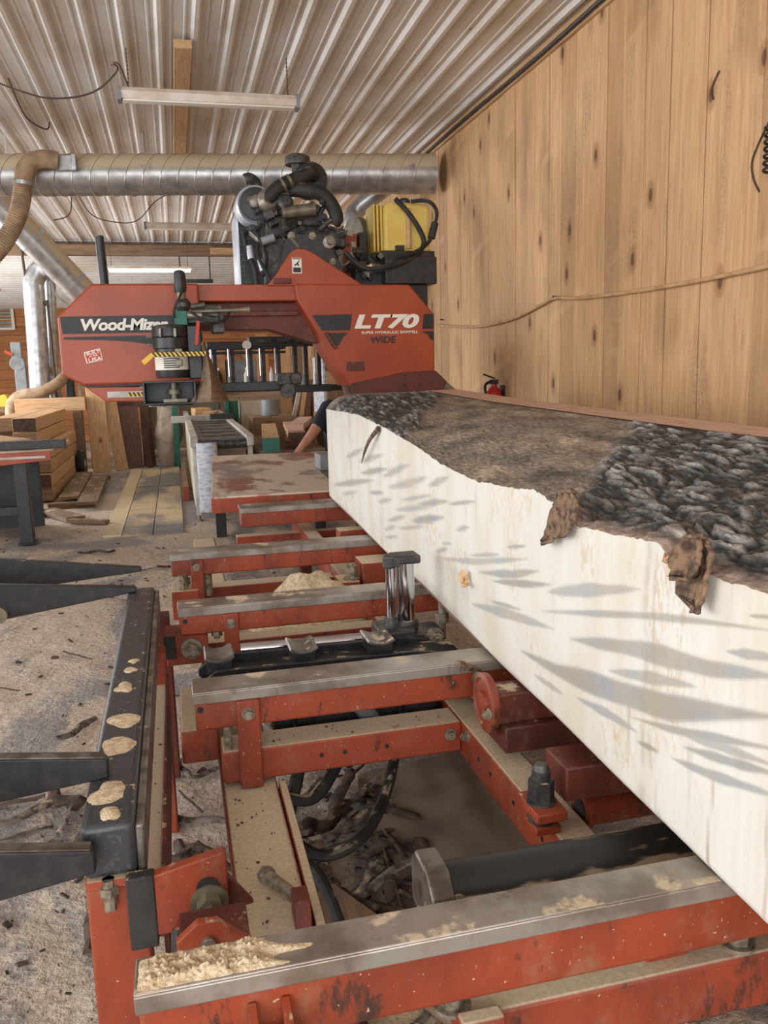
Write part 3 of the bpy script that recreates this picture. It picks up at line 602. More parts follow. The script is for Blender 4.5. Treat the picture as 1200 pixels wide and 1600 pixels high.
for k, (pts, wd) in enumerate(STAINS):
    D = np.full_like(YY, 9.); T = np.zeros_like(YY); n_ = len(pts)-1
    seg = [sqrt((pts[i+1][0]-pts[i][0])**2+(pts[i+1][1]-pts[i][1])**2) for i in range(n_)]; tot = sum(seg); acc = 0
    for i in range(n_):
        (a, b), (c_, d_) = pts[i], pts[i+1]; dx, dz = c_-a, d_-b
        t = np.clip(((YY-a)*dx+(ZZ-b)*dz)/(dx*dx+dz*dz), 0, 1)
        d = np.hypot(YY-a-t*dx, ZZ-b-t*dz); mk = d < D; D = np.where(mk, d, D); T = np.where(mk, (acc+t*seg[i])/tot, T); acc += seg[i]
    prof_ = np.sin(np.pi*np.clip(T, .02, .98))**.8*(1.1+.22*np.sin(T*11+k*2)*np.sin(T*7+k))
    e = (D-wd*1.02*prof_)/(.18*wd+.0008)
    stain = np.maximum(stain, 1/(1+np.exp(np.clip(e*3, -30, 30)))*(.75+.25*((k*37) % 7)/6))
cool = np.array([[((k*13) % 5)/5 for k in range(1)]])
me = bpy.data.meshes.new('sawn_face')
XX = .713+(YY-.841)*.0342
low = np.clip((ZZ-Zb[:, None])/.022, 0, 1); waney = np.array([1.1*math.exp(-((y-2.42)/.38)**2)+.7*math.exp(-((y-4.2)/.45)**2) for y in Yc])[:, None]
chamfer = (1-low)**2*(.012+.05*waney*np.clip((YY-1.9)*3, 0, 1))
XX = XX+chamfer
saw = np.array([.0012*(1 if noise.noise((y*3.1, 7, 7)) > 0 else -1)*0 + .0006*noise.noise((y*60, 0, 0)) for y in Yc])[:, None]
XX = XX+saw
V = np.stack([XX, YY, ZZ], -1).reshape(-1, 3)
idx = np.arange(NU*NV).reshape(NU, NV)
F = np.stack([idx[:-1, :-1], idx[:-1, 1:], idx[1:, 1:], idx[1:, :-1]], -1).reshape(-1, 4)
lg = thing('log', 'huge squared log with white sawn side and bark left on top', 'log', (1.15, 2.5, .70))
me.from_pydata(V.tolist(), [], F.tolist())
me.polygons.foreach_set('use_smooth', [True]*len(F))
at = me.color_attributes.new('marks', 'FLOAT_COLOR', 'POINT')
low2 = np.clip(1-(ZZ-Zb[:, None])/(.012+.05*waney*np.clip((YY-1.9)*3, 0, 1)), 0, 1)
vl = sum(np.exp(-((YY-y_-.004*np.sin(ZZ*30+y_))/w_)**2)*a_ for y_, w_, a_ in ((2.13, .006, .8), (3.30, .010, .7), (4.0, .012, .6), (4.4, .014, .6), (1.17, .010, .5), (1.145, .006, .6), (1.55, .008, .25), (2.6, .008, .3)))
vl = np.clip(vl, 0, 1)
C = np.stack([stain, low2, vl, np.ones_like(stain)], -1).reshape(-1)
at.data.foreach_set('color', C)
n = NT('fresh_sawn_sapwood')
av = n.n('ShaderNodeAttribute', attribute_name='marks'); sp = n.n('ShaderNodeSeparateColor'); n.put(sp.inputs[0], av.outputs[0])
base = n.mix(n.ss(n.noise(2.2, 4, n.mapv((1, 2.5, .8))), .4, .7), lin((220, 217, 207)), lin((210, 201, 183)))
fuzz = n.math('MULTIPLY', n.ss(n.noise(2.6, 3, n.mapv((1, 1.6, 1.1))), .50, .64), n.ss(n.noise(60, 6, n.mapv((1, 1.2, .45)), .75), .47, .60))
base = n.mix(n.math('MULTIPLY', fuzz, .6), base, lin((196, 166, 126)))
vb = n.math('MULTIPLY', n.ss(n.noise(9, 3, n.mapv((1, 3, .25))), .66, .74), n.ss(n.noise(30, 4), .35, .6)); base = n.mix(n.math('MULTIPLY', vb, .45), base, lin((170, 140, 108)))
sp2 = n.sep()
rust = n.math('MULTIPLY', n.ss(n.noise(22, 2, n.mapv((1, 1, .12)), .6), .58, .7), n.math('MULTIPLY', n.ss(sp2[2], .95, .80), n.ss(sp2[1], 1.35, 1.15)))
base = n.mix(n.math('MULTIPLY', rust, .75), base, lin((156, 124, 92)))
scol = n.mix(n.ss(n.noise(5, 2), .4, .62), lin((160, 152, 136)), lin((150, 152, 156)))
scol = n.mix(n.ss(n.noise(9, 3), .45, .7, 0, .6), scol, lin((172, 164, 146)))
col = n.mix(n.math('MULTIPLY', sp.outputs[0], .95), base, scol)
col = n.mix(n.math('MULTIPLY', sp.outputs[2], n.ss(n.noise(14, 4), .40, .62, 0, .8)), col, lin((158, 140, 122)))
col = n.mix(n.math('MULTIPLY', sp.outputs[1], .8), col, n.mix(n.noise(50, 4), lin((120, 104, 92)), lin((188, 178, 166))))
me.materials.append(n.out(col, .62, 0., n.noise(120, 3, n.mapv((1, 4, .3))), .12, .002))
link('sawn_face', me, None, lg)
# bark roll between the sawn side and the sawn top
NB, NR = 900, 170
ub = 1/np.linspace(1/Y0, 1/Y1, NB)
vs = []; cols = []
for y in ub:
    y = float(y); z0 = zb(y); x0 = fX(y); zt = ztop(y); xt = Xt(y)
    for j in range(NR):
        s_ = j/(NR-1); q = 1-(1-s_)**(1.7+9*max(0, y-3.6))
        x = x0+(xt-x0)*s_; z = z0+(zt-z0)*q
        e = min(1., s_*14)*min(1., (1-s_)*14)
        jag = .10*noise.noise((y*5, s_*4, 0))+.05*noise.noise((y*17, s_*13, 2))
        right = min(1, max(0, ((1.50+.95*s_+jag)-y)*14))
        left = min(1, max(0, (y-(2.72+1.75*s_+jag))*9)) * min(1, max(0, (4.66-y+jag)*9))
        rough_ = max(right, left)
        wx = .02*noise.noise((y*20, x*20, 7)); wy = .06*noise.noise((y*9, x*24, 17))
        dd_, pp_ = noise.voronoi(((y+wy)*9, (x+wx)*44, 0)); edge = min(1, max(0, (dd_[1]-dd_[0]-.04)*3.2)); cell = noise.cell(pp_[0]*3.7)
        dd2, pp2 = noise.voronoi(((y+wy)*30, (x+wx)*120, 3)); edge2 = min(1, max(0, (dd2[1]-dd2[0])*3))
        f3 = noise.noise((y*75, x*150, 9)); cell2 = noise.cell(pp2[0]*2.3)
        hgt = edge*(.45+.45*cell)+.28*edge2*edge*cell2+.16*f3-.25
        hb_ = noise.fractal((y*9, x*14, 4), 1., 2., 4)
        disp = e*(rough_*(.008+.015*hgt+.004*noise.noise((y*40, x*90, 2)))+(1-rough_)*(.004*hb_))
        # under the rough bark, near the lower rim, a strip of pinkish inner bark
        vs.append((x-disp*.45, y, z+disp*.9))
        pale = max(0., noise.noise((y*14, x*22, 20)))
        if s_ < .06 and right > .5: k = s_/.06
        else: k = 1
        cr = .028+.27*max(0, edge*(.5+.5*cell)+.25*f3)+.2*edge*edge2*max(0, cell2+.1)+.5*edge*max(0, pale-.2)
        rc_ = np.array((cr*1.03, cr*.95, cr*.88))
        sA = .5+.9*noise.noise((y*4+x*5, x*9-y*5, 30)); sB = .5+.5*noise.noise((y*38+x*30, x*60-y*14, 40)); sC = noise.noise((y*2.1, x*6, 60))
        sm_ = np.array((.30, .245, .19))*(.45+.75*sA+.9*(sB-.5)+.5*noise.noise((y*120, x*160, 3)))+np.array((.30, .21, .12))*max(0, sC)*sA
        if sB > .62: sm_ = sm_*.75
        cc = rc_*rough_+sm_*(1-rough_)
        if k < 1: cc = cc*k+np.array((.42, .30, .24))*(1-k)
        cols += [min(1, max(.01, float(q_))) for q_ in cc]+[1]
idx = np.arange(NB*NR).reshape(NB, NR)
F = np.stack([idx[:-1, :-1], idx[:-1, 1:], idx[1:, 1:], idx[1:, :-1]], -1).reshape(-1, 4)
me = bpy.data.meshes.new('bark'); me.from_pydata(vs, [], F.tolist()); me.polygons.foreach_set('use_smooth', [True]*len(F))
at = me.color_attributes.new('bark_colour', 'FLOAT_COLOR', 'POINT'); at.data.foreach_set('color', cols)
n = NT('rough_bark'); av = n.n('ShaderNodeAttribute', attribute_name='bark_colour')
fl_ = n.noise(55, 7, n.mapv((1.8, .55, 1.8), None, (0, 0, .35)), .72)
k1 = n.ss(fl_, .32, .68, .5, 1.7); cmb = n.n('ShaderNodeCombineColor'); [n.put(cmb.inputs[i], k1) for i in range(3)]
c = n.mix(1., av.outputs[0], cmb.outputs[0], 'MULTIPLY')
c = n.mix(n.ss(n.noise(26, 5, n.mapv((1.6, .6, 1.6), None, (0, 0, .35)), .7), .60, .70, 0, .55), c, lin((186, 172, 156)))
c = n.mix(n.ss(n.noise(7, 5, n.mapv((1.6, .7, 1.6), None, (0, 0, .5)), .65), .58, .72, 0, .4), c, lin((150, 110, 74)))
MT['bark'] = n.out(c, .92, 0., fl_, .9, .010)
link('bark', me, 'bark', lg)
# sawn top, far side, bottom and ends
n = NT('pinkish_sawn_top'); g = n.noise(14, 4, n.mapv((4, .4, 1)))
MT['sawntop'] = n.out(n.mix(n.ss(g, .35, .7), lin((214, 178, 158)), lin((184, 148, 128))), .8)
mb = MB(); ysr = np.linspace(Y0, Y1, 40)
pr = []
for y in ysr: pr.append([(fX(y)+.012, y, zbot(y)), (Xt(y)+.18, y, .702), (Xt(y)+.18, y, ztop(y)+.004), (Xt(y)-.01, y, ztop(y)+.004), (fX(y)+.30, y, zb(y)+.035), (fX(y)+.006, y, zb(y)-.004)])
o = [p for r in pr for p in r]
mb.add(o, [(i*6+k, (i+1)*6+k, (i+1)*6+(k+1) % 6, i*6+(k+1) % 6) for i in range(len(ysr)-1) for k in (0, 1, 2)]+[(0, 1, 2, 3, 4, 5), tuple(range(len(o)-6, len(o)))[::-1]])
build(mb, 'sawn_timber', 'sawntop', lg)
# torn bark flaps on the sawn side
def flap(poly, lift, seed, mat='barkflap', curl=.03):
    mb = MB(); ys_ = [p[0] for p in poly]; zs_ = [p[1] for p in poly]; N = 16
    z1, z0 = max(zs_), min(zs_); vs = []; 
    L = sorted(poly, key=lambda p: -p[1])
    for j in range(N):
        z = z1+(z0-z1)*j/(N-1); xs_ = []
        for (a, b), (c, d) in zip(poly, poly[1:]+poly[:1]):
            if (b-z)*(d-z) <= 0 and b != d: xs_.append(a+(z-b)/(d-b)*(c-a))
        a, b = (min(xs_), max(xs_)) if xs_ else (poly[0][0], poly[0][0])
        for i in range(9):
            t = i/8; y = a+(b-a)*t+.004*noise.noise((t*4, z*60, seed)); d = lift*(.3+.7*(j/(N-1)))+curl*abs(t-.5)*.5+.006*noise.noise((y*60, z*60, seed))+.004*noise.noise((y*160, z*160, seed))
            vs.append((fX(y)-.004-d, y, z+.006*noise.noise((y*60, seed, 1))))
    fr = [(j*9+i, j*9+i+1, (j+1)*9+i+1, (j+1)*9+i) for j in range(N-1) for i in range(8)]
    o_ = build(mb.add(vs, fr), 'bark_flap', mat, lg, smooth=18)
    q = o_.modifiers.new('thick', 'SOLIDIFY'); q.thickness = .007; return o_
flap([(1.50, 1.20), (1.43, 1.21), (1.40, 1.18), (1.44, 1.13), (1.46, 1.118), (1.475, 1.128), (1.515, 1.10), (1.555, 1.088), (1.53, 1.14)], .012, 3)
flap([(1.055, 1.18), (1.00, 1.20), (.975, 1.19), (.985, 1.13), (.992, 1.10), (1.005, 1.118), (1.03, 1.125), (1.04, 1.107), (1.05, 1.13)], .016, 8)
flap([(1.04, 1.20), (1.0, 1.205), (.985, 1.18), (.99, 1.15), (1.03, 1.145), (1.05, 1.17)], .03, 12, curl=.05)
flap([(1.105, 1.152), (1.055, 1.168), (1.05, 1.158)], .006, 15, 'rope', .01)
build(MB().tube([(.785, 3.25, 1.215), (.772, 3.36, 1.16), (.778, 3.5, 1.09), (.795, 3.63, 1.035)], .011, 6, rf=lambda t: 1.1-t), 'bark_splinter', 'barkflap', lg)
build(MB().tube([(.742, 2.11, .885), (.73, 2.105, .88), (.728, 2.09, .87)], .014, 6, rf=lambda t: 1.2-t), 'torn_knot', 'rope', lg)
build(MB().tube([(.742, 2.10, .865), (.732, 2.09, .862), (.73, 2.07, .866)], .010, 6, rf=lambda t: 1.2-t), 'torn_knot', 'rope', lg)
build(MB().obox((.70, 1.94, .685), (.10, .03, .012), (.3, .35, .5)), 'bark_splinter', 'barkflap', lg)
MT['soot_shade'] = pm('sooty_shaded_red_paint', (92, 44, 32), (70, 40, 32), 5, rough=.6, dust=.3)  # soot and dust on red, with the leg plate's shade painted in
# ------------------------------------------------------------------ saw head
hd = thing('sawmill_carriage', 'red sawmill cutting head with engine and yellow tank on top', 'saw head', (.5, 5.5, 0))
YF = 5.30
lh = build(MB().prism([(-.635, 1.46), (-.632, 1.80), (-.43, 1.987), (.185, 1.987), (.185, 1.40), (-.52, 1.40)], YF, YF+.42), 'blade_housing', 'red', hd, .012, seg=3)
build(MB().prism([(-.512, 1.388), (.06, 1.380), (.06, 1.285), (-.40, 1.298)], YF+.015, YF+.40), 'housing_skirt', 'red', lh, .006)
build(MB().box(-.515, .185, YF+.01, YF+.41, 1.388, 1.40), 'door_seam', 'decal_black', lh)
yd = YF-.0015
def decal(poly, name, mat, parent, y=yd): return build(MB().prism(poly, y, y-.0012), name, mat, parent)
decal([(-.617, 1.800), (.17, 1.803), (.12, 1.703), (-.612, 1.700)], 'black_stripe', 'decal_black', lh)
decal([(-.607, 1.682), (.10, 1.686), (.10, 1.628), (-.12, 1.632), (-.25, 1.652), (-.40, 1.662), (-.607, 1.668)], 'swoosh_stripe', 'decal_black', lh)
text('Wood-Mizer', 'lettering', 'white', lh, -.505, -.005, 1.716, 1.786, yd-.002, .035, .18, .92)
decal([(-.492, 1.527), (-.398, 1.545), (-.410, 1.615), (-.504, 1.592)], 'sticker', 'white', lh)
decal([(-.486, 1.531), (-.404, 1.547), (-.415, 1.609), (-.497, 1.589)], 'sticker_field', 'decal_red', lh, yd-.0014)
for s, z0, z1, a in (('BUILT', 1.580, 1.600, -.490), ('IN THE', 1.566, 1.576, -.475), ('USA', 1.537, 1.563, -.480)):
    o = text(s, 'sticker_lettering', 'white', lh, a, a+(.078 if s != 'IN THE' else .05), z0, z1, yd-.0032, .03)
    o.rotation_euler = (0, radians(-10), 0)
decal([(-.39, 1.358), (.0, 1.352), (.0, 1.318), (-.39, 1.322)], 'skirt_plate', 'lgrey', lh, YF+.0135)
def hazard(x0, x1, z0, z1, y, parent, nst, sl=.5):
    b = decal([(x0, z0), (x1, z0), (x1, z1), (x0, z1)], 'hazard_tape', 'decal_yel', parent, y); w_ = (x1-x0)/nst; d = (z1-z0)*sl
    for k in range(nst): decal([(x0+w_*k, z1), (x0+w_*(k+.5), z1), (min(x1, x0+w_*(k+.5)+d), z0), (min(x1, x0+w_*k+d), z0)], 'tape_stripe', 'decal_black', parent, y-.0014)
hazard(-.27, -.05, 1.325, 1.350, YF+.0118, lh, 9)
build(MB().box(-.20, -.10, YF+.005, YF+.02, 1.372, 1.384), 'door_latch', 'steel', lh)
# bridge between the two housings
build(MB().box(.18, .82, YF+.04, YF+.20, 1.885, 1.985), 'bridge_beam', 'red', hd, .006)
build(MB().prism([(.17, 1.885), (.80, 1.885), (.945, 1.63), (.90, 1.625), (.62, 1.715), (.17, 1.72)], YF+.16, YF+.34), 'bridge_panel', 'dark_red', hd, .005)
build(MB().box(.25, .80, YF+.12, YF+.16, 1.80, 1.83), 'bridge_rib', 'dark_red', hd, .004)
# right housing
rh = build(MB().prism([(.77, 1.982), (1.51, 1.978), (1.675, 1.79), (1.672, 1.43), (1.60, 1.36), (1.10, 1.345), (1.09, 1.36), (.78, 1.89)], YF, YF+.42), 'drive_housing', 'red', hd, .010, seg=3)
build(MB().prism([(1.10, 1.36), (1.47, 1.425), (1.672, 1.43), (1.75, 1.355), (1.70, 1.26), (1.12, 1.26)], YF-.02, YF+.30), 'leg_plate', MT['soot_shade'], hd, .006)
build(MB().prism([(1.75, 1.355), (1.92, 1.215), (1.95, 1.0), (1.66, 1.0), (1.66, 1.26)], YF-.01, YF+.30), 'leg_foot', 'olive', hd, .006)
build(MB().box(1.55, 1.95, YF-.01, YF+.40, .40, 1.05), 'carriage_column', 'dark_red', hd, .01)
build(MB().box(1.50, 2.00, YF-.20, YF+.60, .0, .40), 'carriage_base', 'dark_red', hd, .01)
for x, z in ((1.46, 1.40), (1.56, 1.40), (1.46, 1.34), (1.56, 1.34)): build(MB().cyl((x, YF-.0205, z), (x, YF-.023, z), .008, n=10), 'rivet', 'decal_black', hd)
decal([(.872, 1.792), (1.128, 1.797), (1.112, 1.697), (.930, 1.697)], 'black_stripe', 'decal_black', rh)
decal([(1.605, 1.793), (1.668, 1.793), (1.668, 1.697), (1.590, 1.697)], 'black_stripe', 'decal_black', rh)
decal([(.945, 1.680), (1.10, 1.682), (1.065, 1.655), (1.04, 1.61), (1.015, 1.595), (.99, 1.60)], 'swoosh_stripe', 'decal_black', rh)
decal([(1.585, 1.682), (1.668, 1.682), (1.668, 1.62), (1.64, 1.635), (1.63, 1.66)], 'swoosh_stripe', 'decal_black', rh)
text('LT70', 'lettering', 'white', rh, 1.140, 1.572, 1.703, 1.794, yd-.001, .045, .22, .95)
text('SUPER HYDRAULIC SAWMILL', 'small_lettering', 'white', rh, 1.185, 1.562, 1.672, 1.689, yd-.001, .02)
text('WIDE', 'lettering', 'decal_black', rh, 1.243, 1.412, 1.612, 1.655, yd-.001, .03, .1)
build(MB().obox((.985, YF-.008, 1.635), (.02, .016, .12), (0, radians(-32), 0)), 'housing_handle', 'dark_red', rh, .004)
decal([(1.08, 1.50), (1.20, 1.50), (1.20, 1.44), (1.08, 1.44)], 'worn_plate', 'dark_red', rh)
# hump plate with warning label
hp = build(MB().prism([(.60, 1.975), (.66, 2.04), (.74, 2.155), (.765, 2.183), (.80, 2.198), (.85, 2.195), (.89, 2.178), (1.215, 1.975)], YF+.02, YF+.05), 'hump_plate', 'red', hd, .006, seg=2)
decal([(.762, 2.142), (.822, 2.142), (.822, 2.048), (.762, 2.048)], 'warning_label', 'white', hp, YF+.018)
decal([(.768, 2.083), (.816, 2.083), (.816, 2.054), (.768, 2.054)], 'label_panel', 'decal_black', hp, YF+.016)
decal([(.766, 2.139), (.818, 2.139), (.818, 2.133), (.766, 2.133)], 'label_bar', 'decal_black', hp, YF+.016)
decal([(.775, 2.10), (.79, 2.108), (.805, 2.127), (.81, 2.125), (.80, 2.107), (.808, 2.093), (.80, 2.093), (.79, 2.10), (.779, 2.091)], 'label_pictogram', 'decal_black', hp, YF+.016)
build(MB().box(.64, .75, YF-.002, YF+.03, 1.985, 2.018), 'hinge_recess', 'dark_red', hp, .004)
# lower guide bars between housings
build(MB().box(.13, .78, 5.72, 5.80, 1.325, 1.385), 'guide_beam', 'black', hd, .004)
build(MB().box(.10, .78, 5.66, 5.82, 1.265, 1.322), 'guide_beam', 'oldwood_x', hd, .004)
build(MB().lathe((.74, 5.62, 1.325), (0, 1, 0), [(.045, 0), (.048, .01), (.048, .10), (.03, .11)], 20).cyl((.74, 5.61, 1.325), (.74, 5.62, 1.325), .03, n=16), 'guide_roller', 'castiron', hd)
build(MB().box(.68, .84, 5.66, 5.80, 1.36, 1.44).cyl((.80, 5.62, 1.40), (.80, 5.7, 1.40), .04, n=14), 'guide_block', 'castiron', hd, .006)
build(MB().prism([(.11, 1.30), (.33, 1.30), (.31, 1.33), (.10, 1.33)], 5.55, 5.68), 'red_guide_bar', 'red', hd)
build(MB().cyl((-.38, 5.70, 1.98), (-.39, 5.70, 2.315), .028, n=18), 'lift_pipe', 'black', hd)
build(MB().cyl((-.39, 5.70, 2.315), (-.39, 5.70, 2.32), .024, n=14), 'pipe_cap', 'mgrey', hd)

# debarker / blade-guide motor in front of the left housing
dm = build(MB().lathe((.0, 4.93, 1.43), (0, 0, 1), [(.088, 0), (.092, .01), (.092, .16), (.098, .165), (.098, .22), (.093, .225), (.100, .23), (.100, .268), (.094, .288), (.06, .295)], 28), 'debarker_motor', 'black', hd)
build(MB().lathe((.0, 4.93, 1.475), (0, 0, 1), [(.0935, 0), (.0935, .09)], 28), 'motor_label', 'white', dm)
mbp = MB()
for z in (1.485, 1.497, 1.509, 1.521, 1.533): mbp.box(-.045, .04, 4.833, 4.836, z, z+.006)
build(mbp, 'label_print', 'decal_black', dm)['kind'] = 'stuff'
build(MB().box(-.05, .045, 4.832, 4.836, 1.546, 1.556), 'label_header', 'decal_red', dm)
for x in (-.06, .02): build(MB().box(x, x+.012, 4.828, 4.84, 1.655, 1.70), 'motor_clip', 'steel', dm)
build(MB().cyl((-.10, 4.92, 1.66), (-.13, 4.92, 1.66), .008, n=8).cyl((-.10, 4.92, 1.615), (-.13, 4.92, 1.615), .008, n=8), 'motor_stud', 'bolt', dm)
build(MB().box(.09, .17, 4.90, 5.06, 1.42, 1.72), 'motor_bracket', 'black', dm, .008)
build(MB().box(.02, .06, 4.80, 4.84, 1.555, 1.59).box(.02, .055, 4.80, 4.84, 1.495, 1.53), 'junction_box', 'olive', dm, .004)
g = build(MB().box(-.105, .185, 4.785, 4.80, 1.545, 1.572), 'hazard_guard', 'black', dm, .002); hazard(-.105, .185, 1.546, 1.571, 4.7845, dm, 12, .7)
g2 = build(MB().obox((-.128, 4.81, 1.537), (.07, .012, .026), (0, radians(-40), 0)), 'hazard_guard', 'decal_yel', dm)
build(MB().box(-.165, -.155, 4.80, 5.05, 1.285, 1.41).box(-.165, .12, 4.80, 5.05, 1.405, 1.415).box(-.165, .12, 4.80, 5.05, 1.285, 1.295).box(.11, .12, 4.80, 5.05, 1.295, 1.405).box(-.155, .11, 5.03, 5.05, 1.295, 1.405), 'motor_mount', 'black', dm, .002)
build(MB().cyl((.0, 4.90, 1.30), (.0, 4.90, 1.405), .020, n=14).cyl((.0, 4.90, 1.34), (.0, 4.90, 1.365), .04, n=14).box(-.06, .07, 4.83, 4.97, 1.297, 1.315), 'spindle', 'olive', dm)
build(MB().cyl((-.02, 4.83, 1.283), (-.02, 4.83, 1.277), .12, n=24), 'cutter_disc', 'castiron', dm)
# curved chute beside it
mb = MB(); N = 14; vs = []
for j in range(N):
    t = j/(N-1); z = 1.62-.33*t; xl = .165+.02*sin(t*3)-.08*t*t; xr = .18+.10*t+.02*t*t
    vs += [(xl, 4.86-.04*t, z), ((xl+xr)/2, 4.80-.04*t, z), (xr, 4.88, z)]
mb.add(vs, [(j*3+k, j*3+k+1, (j+1)*3+k+1, (j+1)*3+k) for j in range(N-1) for k in (0, 1)])
ch = build(mb, 'dust_chute', 'oldwood_x', hd); q = ch.modifiers.new('thick', 'SOLIDIFY'); q.thickness = .006
# actuator on top
ac = build(MB().lathe((.072, 4.93, 1.90), (0, 0, 1), [(.030, 0), (.036, .02), (.034, .09), (.030, .115), (.015, .122)], 20), 'actuator_cap', 'black', hd)
build(MB().lathe((.075, 4.93, 1.865), (0, 0, 1), [(.026, 0), (.026, .035)], 18), 'actuator_collar', 'olive', ac)
build(MB().lathe((.080, 4.93, 1.80), (0, 0, 1), [(.03, 0), (.045, .02), (.045, .045), (.03, .065)], 18), 'actuator_body', 'castiron', ac)
build(MB().box(.03, .10, 4.89, 4.98, 1.72, 1.80), 'actuator_bracket', 'green', ac, .004)
build(MB().cyl((.12, 4.93, 1.795), (.445, 4.90, 1.802), .011, n=12).cyl((.40, 4.905, 1.801), (.45, 4.90, 1.802), .016, n=12), 'tension_rod', 'olive', ac)
build(MB().cyl((.10, 4.90, 1.775), (.18, 4.90, 1.772), .020, n=14), 'valve_body', 'alu', ac)
build(MB().box(.13, .30, 4.96, 5.04, 1.80, 1.835).box(.10, .28, 4.94, 5.10, 1.73, 1.79).box(.24, .31, 5.0, 5.2, 1.68, 1.80), 'pivot_arm', 'castiron', ac, .006)
build(MB().cyl((.12, 4.90, 1.82), (.20, 4.90, 1.83), .016, n=12).cyl((.20, 4.92, 1.76), (.27, 4.92, 1.75), .018, n=12), 'valve_body', 'castiron', ac)
for pts in ([(.09, 4.90, 1.93), (.06, 4.86, 1.86), (.03, 4.86, 1.80), (.03, 4.88, 1.76)], [(.12, 4.88, 1.79), (.20, 4.84, 1.74), (.30, 4.86, 1.74), (.34, 4.95, 1.80)], [(.14, 4.95, 1.74), (.17, 4.9, 1.66), (.15, 4.95, 1.58), (.13, 5.0, 1.5)]):
    build(MB().tube(pts, .007, 8), 'hydraulic_hose', 'rubber', ac)
build(MB().obox((.148, 4.86, 1.675), (.018, .012, .13), (0, radians(8), 0)), 'red_flag', 'decal_red', ac)

# engine
def E(x, y, Y=5.7):   # handy: measured in the plane of the engine
    return (x, Y, y)
en = build(MB().box(.62, 1.10, 5.60, 6.05, 2.0, 2.38).box(.66, 1.02, 5.62, 6.0, 2.38, 2.50).box(.64, .80, 5.58, 5.7, 2.30, 2.44).cyl((.72, 5.58, 2.50), (.72, 5.75, 2.56), .07, n=16).box(.86, 1.16, 5.56, 5.7, 2.24, 2.36), 'engine_block', 'castiron', hd, .012)
random.seed(21)
for k in range(46):
    x = random.uniform(.54, 1.2); z = random.uniform(2.18, 2.52) - (.1 if x > 1.1 else 0); y = random.uniform(5.46, 5.60); r = random.uniform(.010, .03)
    mb = MB()
    if k % 3 == 0: mb.obox((x, y, z), (r*2.4, r*2, r*2.2), (random.uniform(-.5, .5), random.uniform(-.5, .5), 0))
    elif k % 3 == 1: d = Vector((random.uniform(-1, 1), random.uniform(-.6, .1), random.uniform(-1, 1))).normalized()*r*2.2; mb.cyl(Vector((x, y, z))-d, Vector((x, y, z))+d, r*.7, n=10)
    else: mb.hexbolt((x, y, z), (0, -1, 0), r*.7, r)
    build(mb, ('engine_fitting', 'engine_pipe', 'engine_bolt')[k % 3], ('castiron', 'alu', 'black', 'olive', 'castiron', 'black')[(k*7) % 6], en, .002)
ra_ = build(MB().box(.475, .68, 5.80, 6.10, 2.0, 2.47), 'radiator', 'black', hd, .006)
build(MB().box(.466, .486, 5.78, 6.12, 1.99, 2.48), 'radiator_frame', 'silver', ra_, .003)
for k in range(12): build(MB().box(.49, .66, 5.793, 5.80, 2.04+.035*k, 2.048+.035*k), 'radiator_fin', 'castiron', ra_)
build(MB().lathe((.585, 5.74, 2.50), (0, -1, 0), [(.125, 0), (.125, .14), (.112, .15), (.095, .135), (.03, .12)], 32), 'fan_shroud', 'silver', en)
build(MB().lathe((.59, 5.60, 2.51), (0, -1, 0), [(.105, 0), (.10, .012), (.02, .02)], 28), 'fan_disc', 'black', en)
build(MB().lathe((.645, 5.56, 2.51), (.3, -1, .1), [(.05, 0), (.072, .02), (.075, .05), (.06, .07), (.045, .085)], 24), 'turbo_housing', 'alu', en)
build(MB().lathe((.575, 5.54, 2.505), (0, -1, 0), [(.034, 0), (.034, .03), (.02, .035)], 18), 'turbo_port', 'alu', en)
build(MB().tube([(.525, 5.62, 2.66), (.56, 5.62, 2.668), (.60, 5.64, 2.64), (.612, 5.66, 2.57)], .034, 14), 'exhaust_outlet', 'castiron', en)
build(MB().lathe((.612, 5.66, 2.585), (0, 0, 1), [(.040, 0), (.040, .02)], 18), 'exhaust_clamp', 'steel', en)
ic = build(MB().tube([(.655, 5.50, 2.52), (.70, 5.48, 2.57), (.76, 5.48, 2.61), (.86, 5.50, 2.655), (.935, 5.52, 2.69), (.965, 5.56, 2.685)], .043, 16), 'intake_hose', 'rubber', en)
build(MB().lathe((.742, 5.48, 2.597), (.85, 0, .45), [(.048, 0), (.048, .016)], 18), 'hose_clamp', 'olive', en)
build(MB().lathe((.785, 5.48, 2.62), (.88, 0, .4), [(.048, 0), (.048, .016)], 18), 'hose_clamp', 'olive', en)
build(MB().lathe((.955, 5.78, 2.675), (0, -1, 0), [(.100, 0), (.108, .02), (.108, .16), (.095, .18), (.07, .185)], 28), 'air_cleaner', 'black', en)
build(MB().box(1.03, 1.062, 5.66, 5.80, 2.56, 2.72), 'cleaner_bracket', 'black', en, .004)
build(MB().cyl((.885, 5.72, 2.66), (.885, 5.72, 2.80), .040, n=20), 'intake_stack', 'castiron', en)
build(MB().lathe((.885, 5.72, 2.785), (0, 0, 1), [(.05, 0), (.082, -.005), (.085, .02), (.08, .045), (.05, .06), (.01, .064)], 28), 'rain_cap', 'castiron', en)
build(MB().tube([(.80, 5.52, 2.585), (.88, 5.49, 2.578), (.98, 5.48, 2.56), (1.05, 5.48, 2.50), (1.085, 5.48, 2.42), (1.07, 5.5, 2.38)], .045, 14), 'charge_hose', 'rubber', en)
build(MB().cyl((.745, 5.47, 2.435), (.925, 5.47, 2.46), .037, n=20).cyl((.735, 5.47, 2.434), (.75, 5.47, 2.436), .042, n=20).cyl((.92, 5.47, 2.459), (.945, 5.47, 2.462), .041, n=20), 'oil_cooler', 'olive', en)
